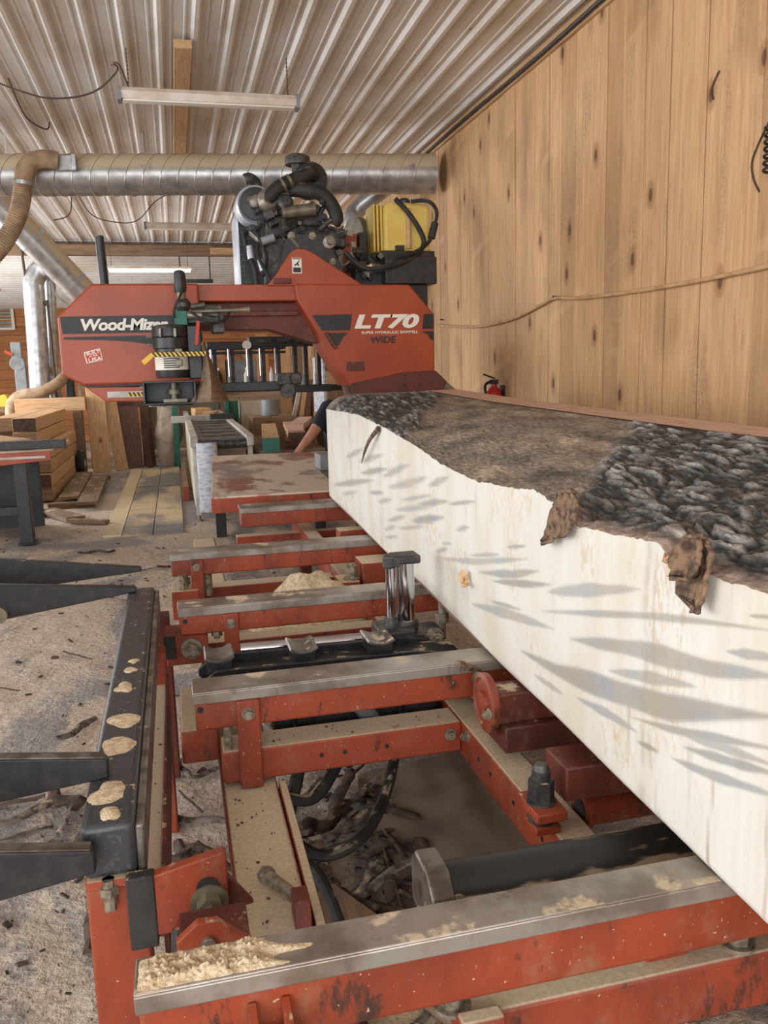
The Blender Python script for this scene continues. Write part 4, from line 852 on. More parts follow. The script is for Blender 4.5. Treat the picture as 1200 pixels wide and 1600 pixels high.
build(MB().lathe((.76, 5.50, 2.49), (0, -1, .3), [(.05, 0), (.05, .04), (.03, .06)], 18), 'valve_cover', 'castiron', en)
mp = build(MB().prism([(.66, 1.99), (.70, 2.10), (.74, 2.26), (.78, 2.31), (.98, 2.31), (1.06, 2.20), (1.12, 2.08), (1.16, 1.99)], 5.46, 5.49), 'mount_plate', 'black', hd, .005)
for x, z, r in ((.785, 2.295, .016), (.92, 2.295, .016), (1.045, 2.14, .014)): build(MB().hexbolt((x, 5.46, z), (0, -1, 0), r), 'mount_bolt', 'bolt', mp)
build(MB().lathe((1.025, 5.46, 2.255), (0, -1, 0), [(.040, 0), (.040, .02), (.02, .022), (.016, .06)], 22), 'mount_bushing', 'alu', mp)
for pts, r in (([(.52, 5.60, 2.33), (.50, 5.56, 2.30), (.52, 5.54, 2.20), (.55, 5.52, 2.10), (.56, 5.50, 1.98)], .014), ([(.50, 5.6, 2.36), (.56, 5.54, 2.34), (.60, 5.52, 2.26), (.63, 5.52, 2.16), (.60, 5.5, 2.05)], .012), ([(.60, 5.55, 2.28), (.57, 5.50, 2.20), (.60, 5.46, 2.10), (.66, 5.46, 1.99)], .011), ([(.62, 5.5, 2.25), (.70, 5.47, 2.30), (.78, 5.46, 2.34)], .010)):
    build(MB().tube(pts, r, 10), 'engine_hose', 'rubber', en)
build(MB().cyl((.535, 5.53, 2.16), (.525, 5.545, 2.24), .022, n=14).cyl((.60, 5.48, 2.08), (.585, 5.5, 2.15), .02, n=14), 'hose_fitting', 'silver', en)
build(MB().cyl((.60, 5.48, 2.26), (.68, 5.47, 2.285), .026, n=14), 'starter_solenoid', 'mgrey', en)
# mast and platform with yellow tank
ms = build(MB().box(1.13, 1.27, 5.72, 5.86, 1.97, 2.352), 'lift_mast', 'red', hd, .006)
for x in (1.135, 1.225): build(MB().box(x, x+.03, 5.712, 5.722, 1.98, 2.30), 'mast_wear_strip', 'alu', ms)
build(MB().box(1.28, 1.33, 5.70, 5.9, 2.0, 2.36), 'mast_chain_guard', 'black', hd, .004)
pf = build(MB().box(1.40, 1.755, 5.48, 5.86, 2.0, 2.175).box(1.22, 1.42, 5.60, 5.86, 2.0, 2.09).box(1.56, 1.70, 5.52, 5.82, 1.78, 2.0), 'battery_box', 'black', hd, .006)
tk = build(MB().prism([(1.425, 2.215), (1.74, 2.215), (1.752, 2.24), (1.752, 2.50), (1.735, 2.525), (1.68, 2.538), (1.47, 2.545), (1.43, 2.52)], 5.60, 5.86), 'water_tank', 'yellow', hd, .025, seg=3)
build(MB().box(1.40, 1.77, 5.57, 5.88, 2.175, 2.225), 'tank_cradle', 'black', tk, .004)
for x in (1.36, 1.385, 1.41): build(MB().box(x, x+.016, 5.62, 5.84, 2.22, 2.53), 'tank_rib', 'yellow', tk, .008)
build(MB().lathe((1.60, 5.70, 2.53), (0, 0, 1), [(.035, 0), (.042, .01), (.042, .035), (.03, .05), (.01, .055)], 18), 'tank_cap', 'black', tk)
build(MB().cyl((1.595, 5.59, 2.24), (1.595, 5.59, 2.50), .017, n=12), 'sight_tube', 'rope', tk)
build(MB().box(1.50, 1.56, 5.575, 5.60, 2.20, 2.26), 'tank_clip', 'black', tk, .003)
build(MB().tube([(1.50, 5.56, 2.55), (1.56, 5.53, 2.48), (1.64, 5.52, 2.37), (1.68, 5.52, 2.27), (1.62, 5.50, 2.19), (1.50, 5.46, 2.13), (1.38, 5.44, 2.10), (1.28, 5.44, 2.09), (1.20, 5.46, 2.13), (1.14, 5.5, 2.20)], .017, 10), 'water_hose', 'rubber', tk)
build(MB().tube([(1.62, 5.60, 2.545), (1.72, 5.55, 2.54), (1.78, 5.55, 2.48), (1.76, 5.53, 2.38), (1.72, 5.53, 2.28), (1.60, 5.47, 2.20), (1.45, 5.42, 2.16)], .013, 10), 'water_hose', 'rubber', tk)
build(MB().cyl((1.735, 5.53, 2.30), (1.765, 5.54, 2.40), .025, n=12), 'hose_bulb', 'rubber', tk)
build(MB().lathe((1.335, 5.95, 2.34), (-1, -.3, 0), [(.15, -.02), (.16, 0), (.16, .05), (.05, .06)], 28), 'hose_reel', 'olive', hd)
random.seed(5)
for k in range(12):
    x = random.uniform(1.18, 1.40); z = random.uniform(2.02, 2.22); r = random.uniform(.012, .028)
    build(MB().obox((x, random.uniform(5.50, 5.58), z), (r*2.2, r*2, r*2), (random.random(), random.random(), 0)), 'pump_fitting', ('castiron', 'black', 'alu')[k % 3], pf, .003)
# carriage and posts: the head stands on its track at the right
# ------------------------------------------------------------------ outfeed table
tb = thing('outfeed_table', 'low red steel outfeed table dusted with sawdust beyond the rails', 'table', (.6, 6.4, 0))
n = NT('worn_table_plate'); big = n.noise(3.2, 6, n.mapv((1, .5, 1)), .6); 
c = n.mix(n.ss(n.noise(2, 3), .45, .6), lin((150, 92, 72)), lin((150, 142, 136))); c = n.mix(n.ss(big, .44, .54), c, n.mix(n.noise(60, 3), lin((196, 176, 150)), lin((222, 208, 190))))
MT['tableplate'] = n.out(c, n.ss(big, .44, .54, .3, .9), 0.)
build(MB().prism([(.18, 5.15), (1.35, 5.15), (1.35, 7.72), (.30, 7.80)], .675, .70, 'z'), 'table_plate', 'tableplate', tb, .003)
build(MB().box(.175, 1.30, 5.14, 5.17, .60, .69), 'front_apron', 'red_dirty', tb, .003)
build(MB().prism([(.178, 5.17), (.215, 5.17), (.335, 7.76), (.30, 7.76)], .60, .675, 'z'), 'side_apron', 'red_dirty', tb, .003)
build(MB().box(.34, 1.30, 7.66, 7.72, .60, .675), 'rear_apron', 'red_dirty', tb, .003)
for x, y in ((.335, 7.56), (1.25, 7.60), (1.25, 5.25), (.36, 6.3)):
    if (x, y) != (.36, 6.3): build(MB().box(x-.045, x+.045, y-.045, y+.045, -.012, .62), 'table_leg', 'black', tb, .004)
build(MB().box(.60, .66, 5.6, 7.3, .60, .672), 'under_beam', 'dark_red', tb)
build(MB().prism([(.98, 5.32), (1.04, 5.32), (1.08, 6.3), (1.02, 6.3)], .70, .712, 'z'), 'rub_strip', 'steel', tb)
# ------------------------------------------------------------------ walkway mats and kerb
n = NT('ribbed_mat'); wv = n.n('ShaderNodeTexWave', wave_type='BANDS', bands_direction='Y'); n.put(wv.inputs[0], n.pos); wv.inputs['Scale'].default_value = 14
c = n.mix(n.ss(wv.outputs[1], .3, .7), lin((150, 146, 142)), lin((112, 108, 106)))
c = n.mix(n.ss(n.noise(1.6, 5, n.mapv((1, .45, 1)), .6), .42, .60), c, lin((206, 182, 148)))
MT['mat'] = n.out(c, .8, 0., wv.outputs[1], .5, .01)
k = 0
for j, (y0, y1) in enumerate(((7.86, 9.30), (9.33, 11.2), (11.25, 13.5))):
    for i, (a, b) in enumerate(((-.55, -.28), (-.27, .0))):
        mb = MB().box(a, b, y0, y1, -.012, .010)
        for q in range(14): yy = y0+.04+(y1-y0-.08)*q/13; mb.box(a+.015, b-.015, yy-.012, yy+.012, .010, .014)
        tag(build(mb, 'walkway_mat', 'mat'), '%s ribbed grey walkway mat, %s column' % (('nearest', 'middle', 'farthest')[j], ('left', 'right')[i]), 'mat', 'walkway mats')
tag(build(MB().box(-.72, -.56, 7.9, 13.5, -.012, .008), 'sawdust_strip', 'sawdust'), 'sawdust-covered strip along the left edge of the walkway mats', 'mat')
ks = thing('kerb_rail', 'low red rail end on the floor beside the conveyor', 'rail', (.05, 10, 0))
build(MB().box(.03, .09, 9.9, 13.3, -.012, .16), 'rail', 'oldwood_y', ks); build(MB().box(.028, .092, 9.86, 9.9, -.012, .165), 'end_plate', 'red', ks, .003)
# ------------------------------------------------------------------ conveyor
cv = thing('belt_conveyor', 'grey belt conveyor with white wrapped front leading to the back', 'conveyor', (.4, 11, 0))
build(MB().box(.20, .66, 8.30, 14.3, .80, .815), 'belt', 'belt', cv, .004)
for x in (.12, .66): build(MB().box(x, x+.075, 8.28, 14.3, .74, .845), 'side_rail', 'lgrey', cv, .006)
build(MB().cyl((.20, 8.32, .765), (.66, 8.32, .765), .045, n=18), 'end_roller', 'castiron', cv)
build(MB().box(.20, .66, 8.42, 8.45, .45, .74), 'front_panel', 'oldwood_x', cv)
for y in (8.45, 9.6, 10.9, 12.4, 13.9):
    for x in (.14, .68): build(MB().box(x, x+.05, y-.03, y+.03, .05, .74), 'conveyor_leg', 'lgrey', cv, .004); build(MB().cyl((x+.025, y, -.012), (x+.025, y, .05), .014, n=8).cyl((x+.025, y, -.012), (x+.025, y, .004), .035, n=12), 'levelling_foot', 'bolt', cv)
for y0, y1 in ((8.55, 9.5), (9.7, 10.8), (11.0, 12.3), (12.5, 13.8)): build(MB().box(.135, .15, y0, y1, .12, .72), 'side_panel', 'cream', cv, .004)
build(MB().box(-.06, .74, 11.6, 11.72, .80, .89), 'cross_bar', 'lgrey', cv, .006)
for k in range(9): build(MB().box(.25, .62, 8.7+.55*k, 8.72+.55*k, .815, .822), 'belt_cleat', 'rubber', cv)
wr_ = MB(); N = 18; vs = []
for j in range(12):
    for i in range(N):
        a = 2*pi*i/N; z = .12+.67*j/11; r = 1+.10*noise.noise((cos(a)*3, sin(a)*3, z*14))
        vs.append((.27+.10*cos(a)*r, 8.27+.06*sin(a)*r-.06, z))
wr_.add(vs, [(j*N+i, j*N+(i+1) % N, (j+1)*N+(i+1) % N, (j+1)*N+i) for j in range(11) for i in range(N)]+[tuple(range(N))[::-1], tuple(range(11*N, 12*N))])
build(wr_, 'plastic_wrap', 'plastic', cv, smooth=60)
for k, (x, y, a, l) in enumerate(((.38, 13.0, .1, 'pale offcut block lying on the conveyor belt'), (.50, 12.4, -.2, 'short pale board lying across the conveyor belt'), (.34, 11.95, .2, 'thin offcut slat on the conveyor belt'))):
    tag(build(MB().obox((x, y, .816+(.06, .045, .02)[k]), ((.24, .16, .14)[k], (.5, .45, .3)[k], (.12, .09, .04)[k]), (0, 0, a)), 'offcut', 'pine_y', None, .004), l, 'offcut', 'offcuts on the conveyor')
tag(build(MB().box(.44, .76, 11.3, 11.42, .846, .92), 'belt_guard', 'black', None, .006), 'black box guard lying across the conveyor rail', 'guard')
# timbers on a low deck right of the conveyor
dk_ = thing('timber_deck', 'low wooden deck carrying timbers right of the conveyor', 'deck', (1.15, 9.2, 0))
build(MB().box(.80, 1.46, 8.4, 10.4, .62, .67), 'deck_board', 'oldwood_y', dk_, .004)
for x in (.84, 1.36):
    for y in (8.5, 10.2): build(MB().box(x, x+.08, y, y+.08, -.012, .62), 'deck_leg', 'oldwood_y', dk_, .004)
build(MB().box(.80, 1.46, 8.37, 8.4, .48, .67), 'deck_fascia', 'oldwood_x', dk_)
for c, sz, rz, m_, l, e in (((1.0, 9.3, .745), (.17, 2.3, .14), -.10, 'pine_y', 'squared timber with green painted end right of the conveyor', 'green'), ((1.28, 9.4, .715), (.2, 2.0, .085), -.12, 'oldwood_y', 'dark-ended plank lying beside the green-ended timber', 'endgrain'), ((1.28, 9.4, .798), (.18, 1.9, .075), -.10, 'pine_y', 'pale plank stacked on the dark-ended plank', 'endgrain'), ((1.36, 9.35, .870), (.17, 1.5, .065), -.22, 'pinkwood', 'pinkish board topmost on the low timber deck', None)):
    t = thing('deck_timber', l, 'timber', c, 'timbers on the low deck')
    b = build(MB().obox(c, sz, (0, 0, rz)), 'timber', m_, t, .004)
    if e:
        R = Matrix.Rotation(rz, 3, 'Z'); q = Vector(c)+R@Vector((0, -sz[1]/2-.003, 0)); build(MB().obox(q, (sz[0], .006, sz[2]), (0, 0, rz)), 'end_face', e, t)
# sawhorse bench in front of the timber blocks
bn = thing('wooden_bench', 'rough wooden trestle bench behind the white log end', 'bench', (1.75, 8.9, 0))
build(MB().box(1.60, 2.35, 8.9, 9.9, .90, .97), 'bench_top', 'oldwood_x', bn, .005)
for x, y in ((1.62, 8.95), (2.24, 8.95), (1.62, 9.78), (2.24, 9.78)): build(MB().box(x, x+.09, y, y+.09, -.012, .90), 'bench_leg', 'oldwood_y', bn, .004)
build(MB().obox((1.82, 9.0, .45), (.07, .04, .95), (0, radians(28), 0)), 'brace', 'oldwood_y', bn)
for i in range(2):
    for j in range(4):
        x = 1.70+.14*i
        t = thing('timber_block', 'squared beam end, %s row, %s column of the stack on the bench' % (('bottom', 'second', 'third', 'top')[j], ('left', 'right')[i]), 'timber', (x, 9.5, .97+.155*j), 'beam stack on the bench')
        build(MB().box(x-.066, x+.066, 9.15, 9.85, .972+.155*j, 1.124+.155*j), 'beam', 'pine_y' if (i+j) % 3 else 'brownwood', t, .005)
        build(MB().box(x-.062, x+.062, 9.144, 9.15, .976+.155*j, 1.12+.155*j), 'end_face', ('endgrain', 'oldwood_x', 'pine_x', 'oldwood_y')[(i*2+j) % 4], t)
tag(build(MB().box(1.60, 1.63, 9.16, 9.84, .972, 1.60), 'wrap_sheet', 'plastic', None, .003), 'white plastic sheet on the left side of the beam stack', 'sheet')
tag(build(MB().box(1.92, 1.98, 9.2, 9.4, .972, 1.45), 'white_board', 'lgrey', None, .004), 'narrow white board upright at the right of the beam stack', 'board')
# ------------------------------------------------------------------ hold-down rack behind the head
rk = thing('press_rack', 'black steel rack of posts and chrome rods behind the saw head', 'rack', (.7, 7.0, 0))
build(MB().box(.28, .92, 7.0, 7.10, 1.635, 1.70).box(.28, .92, 7.0, 7.10, 1.60, 1.62), 'top_beam', 'black', rk, .006)
build(MB().box(.62, 1.56, 6.98, 7.16, 1.655, 1.735), 'valve_beam', 'black', rk, .006)
for x in (.74, .90, 1.04, 1.18): build(MB().cyl((x-.05, 6.96, 1.70), (x+.05, 6.96, 1.70), .022, n=12), 'valve_spool', 'castiron', rk)
build(MB().cyl((.60, 6.95, 1.67), (.60, 7.0, 1.67), .035, n=16), 'gauge', 'white', rk)
for k, (x, zb_) in enumerate(((.34, 1.32), (.48, 1.32), (.63, 1.32), (.735, 1.32), (.86, 1.32), (1.00, 1.32), (1.09, 1.32), (1.20, 1.32))):
    build(MB().box(x-.016, x+.016, 7.02, 7.08, zb_, 1.66), 'post', 'black', rk, .003)
    build(MB().cyl((x-.03, 7.0, 1.33), (x-.03, 7.0, 1.64), .010, n=10), 'chrome_rod', 'chrome', rk)
    build(MB().cyl((x-.03, 7.0, 1.33), (x-.03, 7.0, 1.42), .016, n=10), 'rod_sleeve', 'mgrey', rk)
build(MB().box(.25, 1.30, 6.98, 7.14, 1.275, 1.335), 'bottom_beam', 'black', rk, .004)
build(MB().box(1.49, 1.56, 7.0, 7.12, -.012, 1.66), 'stand_post', 'black', rk, .004)
build(MB().box(1.30, 1.50, 7.02, 7.12, 1.28, 1.33), 'stand_arm', 'black', rk, .004)
# ------------------------------------------------------------------ ducts
def seams(mb, p0, p1, r, step, tilt=.35, w=.012, n=28):
    p0 = Vector(p0); p1 = Vector(p1); d = p1-p0; L = d.length; d.normalize(); a = d.orthogonal().normalized(); b = d.cross(a); out = []
    k = step
    while k < L-step*.5:
        pts = [p0+d*(k+tilt*r*cos(2*pi*i/n))+(a*cos(2*pi*i/n)+b*sin(2*pi*i/n))*r for i in range(n+1)]
        out.append(pts); k += step
    return out
du = thing('main_duct', 'large round galvanised spiral duct crossing the whole view', 'duct', (.5, 7.75, 3.15))
P0, P1 = Vector((-4.2, 8.38, 3.15)), Vector((2.38, 7.50, 3.155)); R_ = .168
build(MB().cyl(P0, P1, R_, n=48), 'duct_body', 'galv', du)
build(MB().cyl(P1-(P1-P0).normalized()*.02, P1+(P1-P0).normalized()*.012, R_+.006, n=40), 'end_cap', 'galv', du)
d_ = (P1-P0).normalized()
for s_ in seams(None, P0, P1, R_+.001, .145, .55): build(MB().tube(s_, .0055, 5, 1), 'spiral_seam', 'galv', du)
for f in (.28, .50, .905, .965): build(MB().cyl(P0.lerp(P1, f), P0.lerp(P1, f)+d_*.03, R_+.004, n=40), 'joint_band', 'galv', du)
for f in (.45, .62, .85):
    p = P0.lerp(P1, f); build(MB().box(p.x-.008, p.x+.008, p.y-.004, p.y+.004, p.z+R_, ZC), 'hanger', 'galv', du)
q = Vector((-.74, 7.75, 3.20)); build(MB().obox(q, (.16, .14, .12), (0, 0, -.1)).box(-.70, -.66, 7.67, 7.70, 3.14, 3.27), 'blast_gate', 'galv2', du, .006)
fx = thing('flex_hose', 'ribbed tan flexible hose curving down from the duct gate', 'hose', (-1.2, 7.7, 2.5))
el = [(-.80, 7.68, 3.21), (-.90, 7.67, 3.22), (-1.00, 7.66, 3.19), (-1.06, 7.65, 3.12), (-1.08, 7.65, 3.03)]
build(MB().tube(el, .072, 18), 'elbow', 'flex', fx)
hp_ = [(-1.08, 7.65, 3.04), (-1.10, 7.65, 2.92), (-1.14, 7.64, 2.78), (-1.21, 7.63, 2.64), (-1.31, 7.62, 2.50), (-1.45, 7.6, 2.36), (-1.6, 7.6, 2.28)]
build(MB().tube(hp_, .072, 18, 24, rf=lambda t: 1+.06*sin(t*2*pi*52)), 'ribbed_hose', 'flex', fx, smooth=60)
build(MB().lathe((-1.083, 7.65, 3.035), (-.1, 0, -1), [(.080, 0), (.080, .03)], 20), 'hose_clamp', 'galv2', fx)
dd = thing('slanting_duct', 'wide dusty duct slanting down behind the red saw head', 'duct', (-1.3, 10, 2.9))
build(MB().cyl((-1.72, 9.8, 3.34), (-.58, 10.2, 1.98), .155, n=40), 'duct_body', 'galv', dd)
for f in (.30, .62, .86):
    a = Vector((-1.72, 9.8, 3.34)); b = Vector((-.58, 10.2, 1.98)); p = a.lerp(b, f); build(MB().cyl(p, p+(b-a).normalized()*.04, .160, n=40), 'joint_band', 'galv2', dd)
build(MB().box(-1.5, -1.485, 9.88, 9.895, 3.0, 3.5), 'hanger', 'galv2', dd)
def far(p_, k): return (p_[0]*k, p_[1]*k, 1.45+(p_[2]-1.45)*k)
def vpipe(pts, r, label, mat='galv2', step=.16):
    t = thing('upright_pipe', label, 'pipe', (pts[-1][0], pts[-1][1], 0), 'dust pipes'); build(MB().tube(pts, r, 24), 'pipe_body', mat, t)
    a, b = Vector(pts[-2]), Vector(pts[-1])
    for s_ in seams(None, a, b, r+.001, step, .35): build(MB().tube(s_, .004, 4, 1), 'spiral_seam', mat, t)
    return t
t = vpipe([far(p_, 1.27) for p_ in ((-1.15, 10.95, 2.72), (-1.30, 10.95, 2.76), (-1.46, 11, 2.72), (-1.545, 11, 2.58), (-1.55, 11, 2.4), (-1.585, 11, 1.27))], .155, 'thick bright galvanised pipe dropping at far left beside the red head')
build(MB().cyl((-2.013, 13.97, 1.22), (-2.013, 13.97, 1.19), .19, n=24).box(-2.13, -1.90, 13.87, 14.07, -.012, 1.19), 'pipe_stand', 'galv2', t)
t = vpipe([(-1.72, 14.3, 3.02), (-1.76, 14.3, 2.99), (-1.78, 14.3, 2.81), (-1.86, 14.3, 1.28)], .09, 'slim galvanised pipe just right of the thick upright pipe')
build(MB().cyl((-1.86, 14.3, 1.28), (-1.86, 14.3, -.012), .11, n=20), 'lower_pipe', 'galv2', t)
build(MB().tube([(-1.85, 14.2, 1.57), (-1.70, 14.1, 1.49), (-1.70, 13.8, 1.38), (-1.95, 13.65, 1.24), (-2.25, 13.7, 1.2), (-2.4, 13.75, 1.07), (-2.44, 13.75, .8)], .085, 14), 'branch_hose', 'flex', t)
for x, y, l in ((-1.78, 13.9, 'thin brown steel conduit standing beside the thick pipe'), (-1.45, 14.1, 'thin white conduit bending down behind the slanting duct')):
    tag(build(MB().tube([(x, y, .0), (x, y, 2.4), (x-.05, y, 2.55), (x-.25, y, 2.78), (x-.3, y, 3.38)], .02, 8), 'conduit', 'wire' if 'brown' in l else 'lgrey'), l, 'pipe')
sb = thing('switch_box', 'grey electrical switch box with red lever at far left', 'switch', (-2.3, 14.0, 0))
build(MB().box(-2.36, -2.20, 13.98, 14.1, 1.24, 1.67).cyl((-2.31, 13.97, 1.68), (-2.31, 14.07, 1.68), .11, n=18).box(-2.38, -2.24, 13.98, 14.08, 1.75, 2.0), 'box', 'mgrey', sb, .008)
build(MB().obox((-2.42, 13.97, 1.84), (.12, .03, .04), (0, radians(30), 0)), 'lever', 'decal_red', sb); build(MB().box(-2.33, -2.26, 14.04, 14.12, -.012, 1.72), 'post', 'mgrey', sb)
vd = thing('elbow_pipe', 'small silver elbow pipe behind the engine near the wooden wall', 'pipe', (1.75, 8.3, 2.9), 'dust pipes')
build(MB().tube([(2.15, 8.1, 3.2), (2.0, 8.2, 3.10), (1.86, 8.3, 2.99), (1.80, 8.3, 2.88), (1.80, 8.3, 2.5), (1.80, 8.3, 1.85)], .085, 20), 'pipe_body', 'galv2', vd)
build(MB().lathe((1.80, 8.3, 2.82), (0, 0, 1), [(.09, 0), (.09, .03)], 20), 'joint_band', 'galv2', vd)
build(MB().box(1.87, 2.475, 8.28, 8.32, 2.2, 2.24), 'wall_bracket', 'mgrey', vd)
# ------------------------------------------------------------------ left: roller table with red edge, lumber stack
rt_ = thing('side_table', 'red-edged steel side table with black leg at left edge', 'table', (-1.9, 8.0, 0))
build(MB().box(-3.0, -1.07, 7.72, 9.0, .80, .825), 'table_plate', 'tableplate', rt_, .003)
build(MB().prism([(-3.0, .60), (-1.075, .745), (-1.075, .825), (-3.0, .80)], 7.70, 7.72), 'front_edge', 'red', rt_, .003)
build(MB().box(-1.6, -1.12, 7.694, 7.70, .765, .785), 'edge_plate', 'lgrey', rt_)
for x in (-1.35, -2.8): build(MB().box(x-.055, x+.055, 7.78, 7.90, -.012, .76).box(x-.075, x+.075, 7.76, 7.92, .0, .012), 'table_leg', 'black', rt_, .005)
build(MB().box(-2.8, -1.35, 7.80, 7.86, .26, .34), 'stretcher', 'black', rt_, .004)
build(MB().box(-2.8, -1.35, 8.80, 8.86, -.012, .80), 'rear_panel', 'black', rt_, .004)
tag(build(MB().box(-2.6, -.98, 7.95, 8.05, .826, .90), 'steel_bar', 'black', None, .004), 'flat black steel bar lying across the side table', 'bar')
random.seed(3)
# lumber stack
for j in range(6):
    for i in range(3):
        w_, h_ = .26, .155; x = -1.60-.27*i; y0 = 10.45+random.uniform(-.05, .05); y1 = 13.2+random.uniform(-.1, .1); z = .012+.165*j
        if j == 5 and i == 2: continue
        if j >= 4: y0 += .3*i; x -= .12
        t = thing('stack_timber', '%s layer timber, %s column of the tall lumber stack at left' % (('bottom', 'second', 'third', 'fourth', 'fifth', 'top')[j], ('right', 'middle', 'left')[i]), 'timber', (x, 11.8, z), 'tall lumber stack')
        build(MB().box(x-w_/2, x+w_/2, y0, y1, z, z+h_), 'timber', 'pine_y', t, .006)
        build(MB().box(x-w_/2+.004, x+w_/2-.004, y0-.006, y0, z+.004, z+h_-.004), 'end_face', 'endgrain' if (i+j) % 2 else 'oldwood_x', t)
for k, (x0, x1, y0, y1, z) in enumerate(((-1.95, -1.52, 9.6, 10.3, 1.01), (-2.4, -1.98, 9.3, 10.2, 1.01))): pass
tag(build(MB().obox((-1.70, 8.75, .862), (.28, 1.1, .06), (0, 0, .5)), 'loose_plank', 'pine_y', None, .004), 'pale loose plank tilted across the side table at left', 'plank')
tag(build(MB().obox((-2.35, 8.7, .858), (.26, 1.0, .06), (0, 0, .9)), 'loose_plank', 'pine_y', None, .004), 'second pale plank lying crosswise on the side table', 'plank')
for k, (x, y, rz, l) in enumerate(((-1.30, 11.4, .03, 'long weathered board flat on the floor beside the lumber stack'), (-1.05, 10.9, .03, 'weathered floor board nearest the walkway mats'))):
    b = tag(build(MB().obox((x, y, .075), (.22, 2.6, .035), (0, 0, rz)), 'low_plank', 'oldwood_y', None, .004), l, 'plank')
for y in (9.9, 11.2, 12.4): tag(build(MB().box(-1.46, -.96, y-.04, y+.04, -.012, .056), 'bearer', 'oldwood_x', None, .003), 'short bearer under the floor boards, %s' % {9.9: 'nearest', 11.2: 'middle', 12.4: 'farthest'}[y], 'bearer', 'bearers')
for k, (x, y, rz, l) in enumerate(((-1.25, 9.25, .5, 'thin offcut board lying near the black table leg'), (-1.75, 9.45, 1.35, 'split slab on the floor behind the black table leg'), (-.92, 8.7, 1.0, 'small stick of wood in front of the floor boards'), (-1.75, 6.6, .9, 'pale block of wood on the floor at left edge'))):
    tag(build(MB().obox((x, y, .02 if k < 3 else .045), ((.2, .22, .08, .25)[k], (.8, .6, .45, .4)[k], (.05, .06, .04, .11)[k]), (0, 0, rz)), 'loose_offcut', 'oldwood_y' if k < 3 else 'pine_y', None, .004), l, 'offcut')
# cross timbers and posts behind the stack
tag(build(MB().box(-2.3, -1.31, 13.34, 13.5, .95, 1.15), 'cross_timber', 'pine_x', None, .006), 'long squared timber lying crosswise behind the lumber stack', 'timber')
for k, (a, b) in enumerate(((-2.2, -2.05), (-1.50, -1.37))): tag(build(MB().box(a, b, 13.34, 13.5, -.012, .95), 'support_post', 'oldwood_y', None, .006), '%s upright post under the crosswise timber' % ('left', 'right')[k], 'post')
wh = thing('rubber_wheel', 'black rubber wheel standing near the leaning boards', 'wheel', (-1.35, 12.9, 0))
build(MB().lathe((-1.40, 13.0, .19), (1, 0, 0), [(.12, -.05), (.19, -.045), (.205, -.02), (.205, .02), (.19, .045), (.12, .05)], 28), 'tyre', 'rubber', wh); build(MB().lathe((-1.40, 13.0, .19), (1, 0, 0), [(.03, -.06), (.12, -.03), (.12, .03), (.03, .06)], 20), 'rim', 'lgrey', wh)
# leaning boards
def lean(x, w_, h_, y, mat, tilt, tilty, label):
    return tag(build(MB().obox((x, y+.12, h_/2*cos(tilt)), (w_, .05, h_), (tilt*-1, tilty, 0)), 'leaning_board', mat, None, .004), label, 'board', 'boards leaning at the end of the walkway')
lean(-1.16, .27, 1.42, 13.35, 'pine_z', .10, -.02, 'widest pale live-edge board leaning at the end of the walkway')
lean(-.93, .19, 1.35, 13.45, 'pine_z', .10, -.10, 'narrow pale leaning board next to the widest one')
lean(-.72, .32, .98, 13.6, 'brownwood', .12, -.03, 'grey-brown square leaning board in the middle of the row')
lean(-.47, .10, .62, 13.5, 'walnut', .12, -.10, 'short dark red leaning board at the right of the row')
lean(-.40, .06, .72, 13.75, 'walnut', .12, -.05, 'dark thin leaning strip rightmost of the row')
lean(-.84, .12, 1.1, 13.78, 'walnut', .02, .0, 'dark leaning board hidden behind the grey-brown one')
fr = thing('lean_frame', 'dark timber rail the boards lean on', 'frame', (-.75, 14.0, 0))
build(MB().box(-1.4, -.44, 13.98, 14.08, .95, 1.08), 'rail', 'brownwood', fr, .004)
for x in (-1.35, -.55): build(MB().box(x, x+.08, 13.98, 14.08, -.012, .95), 'post', 'brownwood', fr, .004)
# crumpled plastic dust sack
sk = MB(); N = 22; vs = []
for j in range(16):
    t = j/15
    for i in range(N):
        a = 2*pi*i/N; r = (.20*sin(pi*min(1, t*.85+.12))**.6)*(1+.22*noise.noise((cos(a)*2, sin(a)*2, t*6)))
        vs.append((-.15+.06*t+cos(a)*r, 13.75+sin(a)*r, 1.30*t-.01))
sk.add(vs, [(j*N+i, j*N+(i+1) % N, (j+1)*N+(i+1) % N, (j+1)*N+i) for j in range(15) for i in range(N)]+[tuple(range(N))[::-1], tuple(range(15*N, 16*N))])
tag(build(sk, 'dust_sack', pm('dusty_plastic', (176, 160, 144), (146, 128, 112), 6, rough=.5, bump=.6, bsc=14), smooth=60), 'tall crumpled dusty plastic sack right of the leaning boards', 'sack')
# ------------------------------------------------------------------ workbench and machines at the back
wk = thing('back_bench', 'long wooden workbench along the back of the shed', 'bench', (1.0, 15.5, 0))
build(MB().box(-.6, 2.3, 15.2, 16.1, 1.13, 1.19), 'bench_top', 'oldwood_x', wk, .004)
for x in (-.55, .8, 2.15): build(MB().box(x, x+.1, 15.25, 16.0, -.012, 1.13), 'bench_leg', 'oldwood_y', wk, .004)
build(MB().box(-.55, 2.2, 15.9, 15.95, .1, .95), 'back_panel', 'cream', wk)
def solo(mb, name, mat, label, cat, bev=.005, group=None): return tag(build(mb, name, mat, None, bev), label, cat, group)
solo(MB().box(.30, .56, 15.4, 15.7, 1.061, 1.46), 'white_box', 'cream', 'white box standing at the left end of the back workbench', 'box')
solo(MB().box(.95, 1.5, 15.6, 16.0, 1.061, 1.55), 'grey_cabinet', 'mgrey', 'grey cabinet on the back workbench behind the rack', 'cabinet')
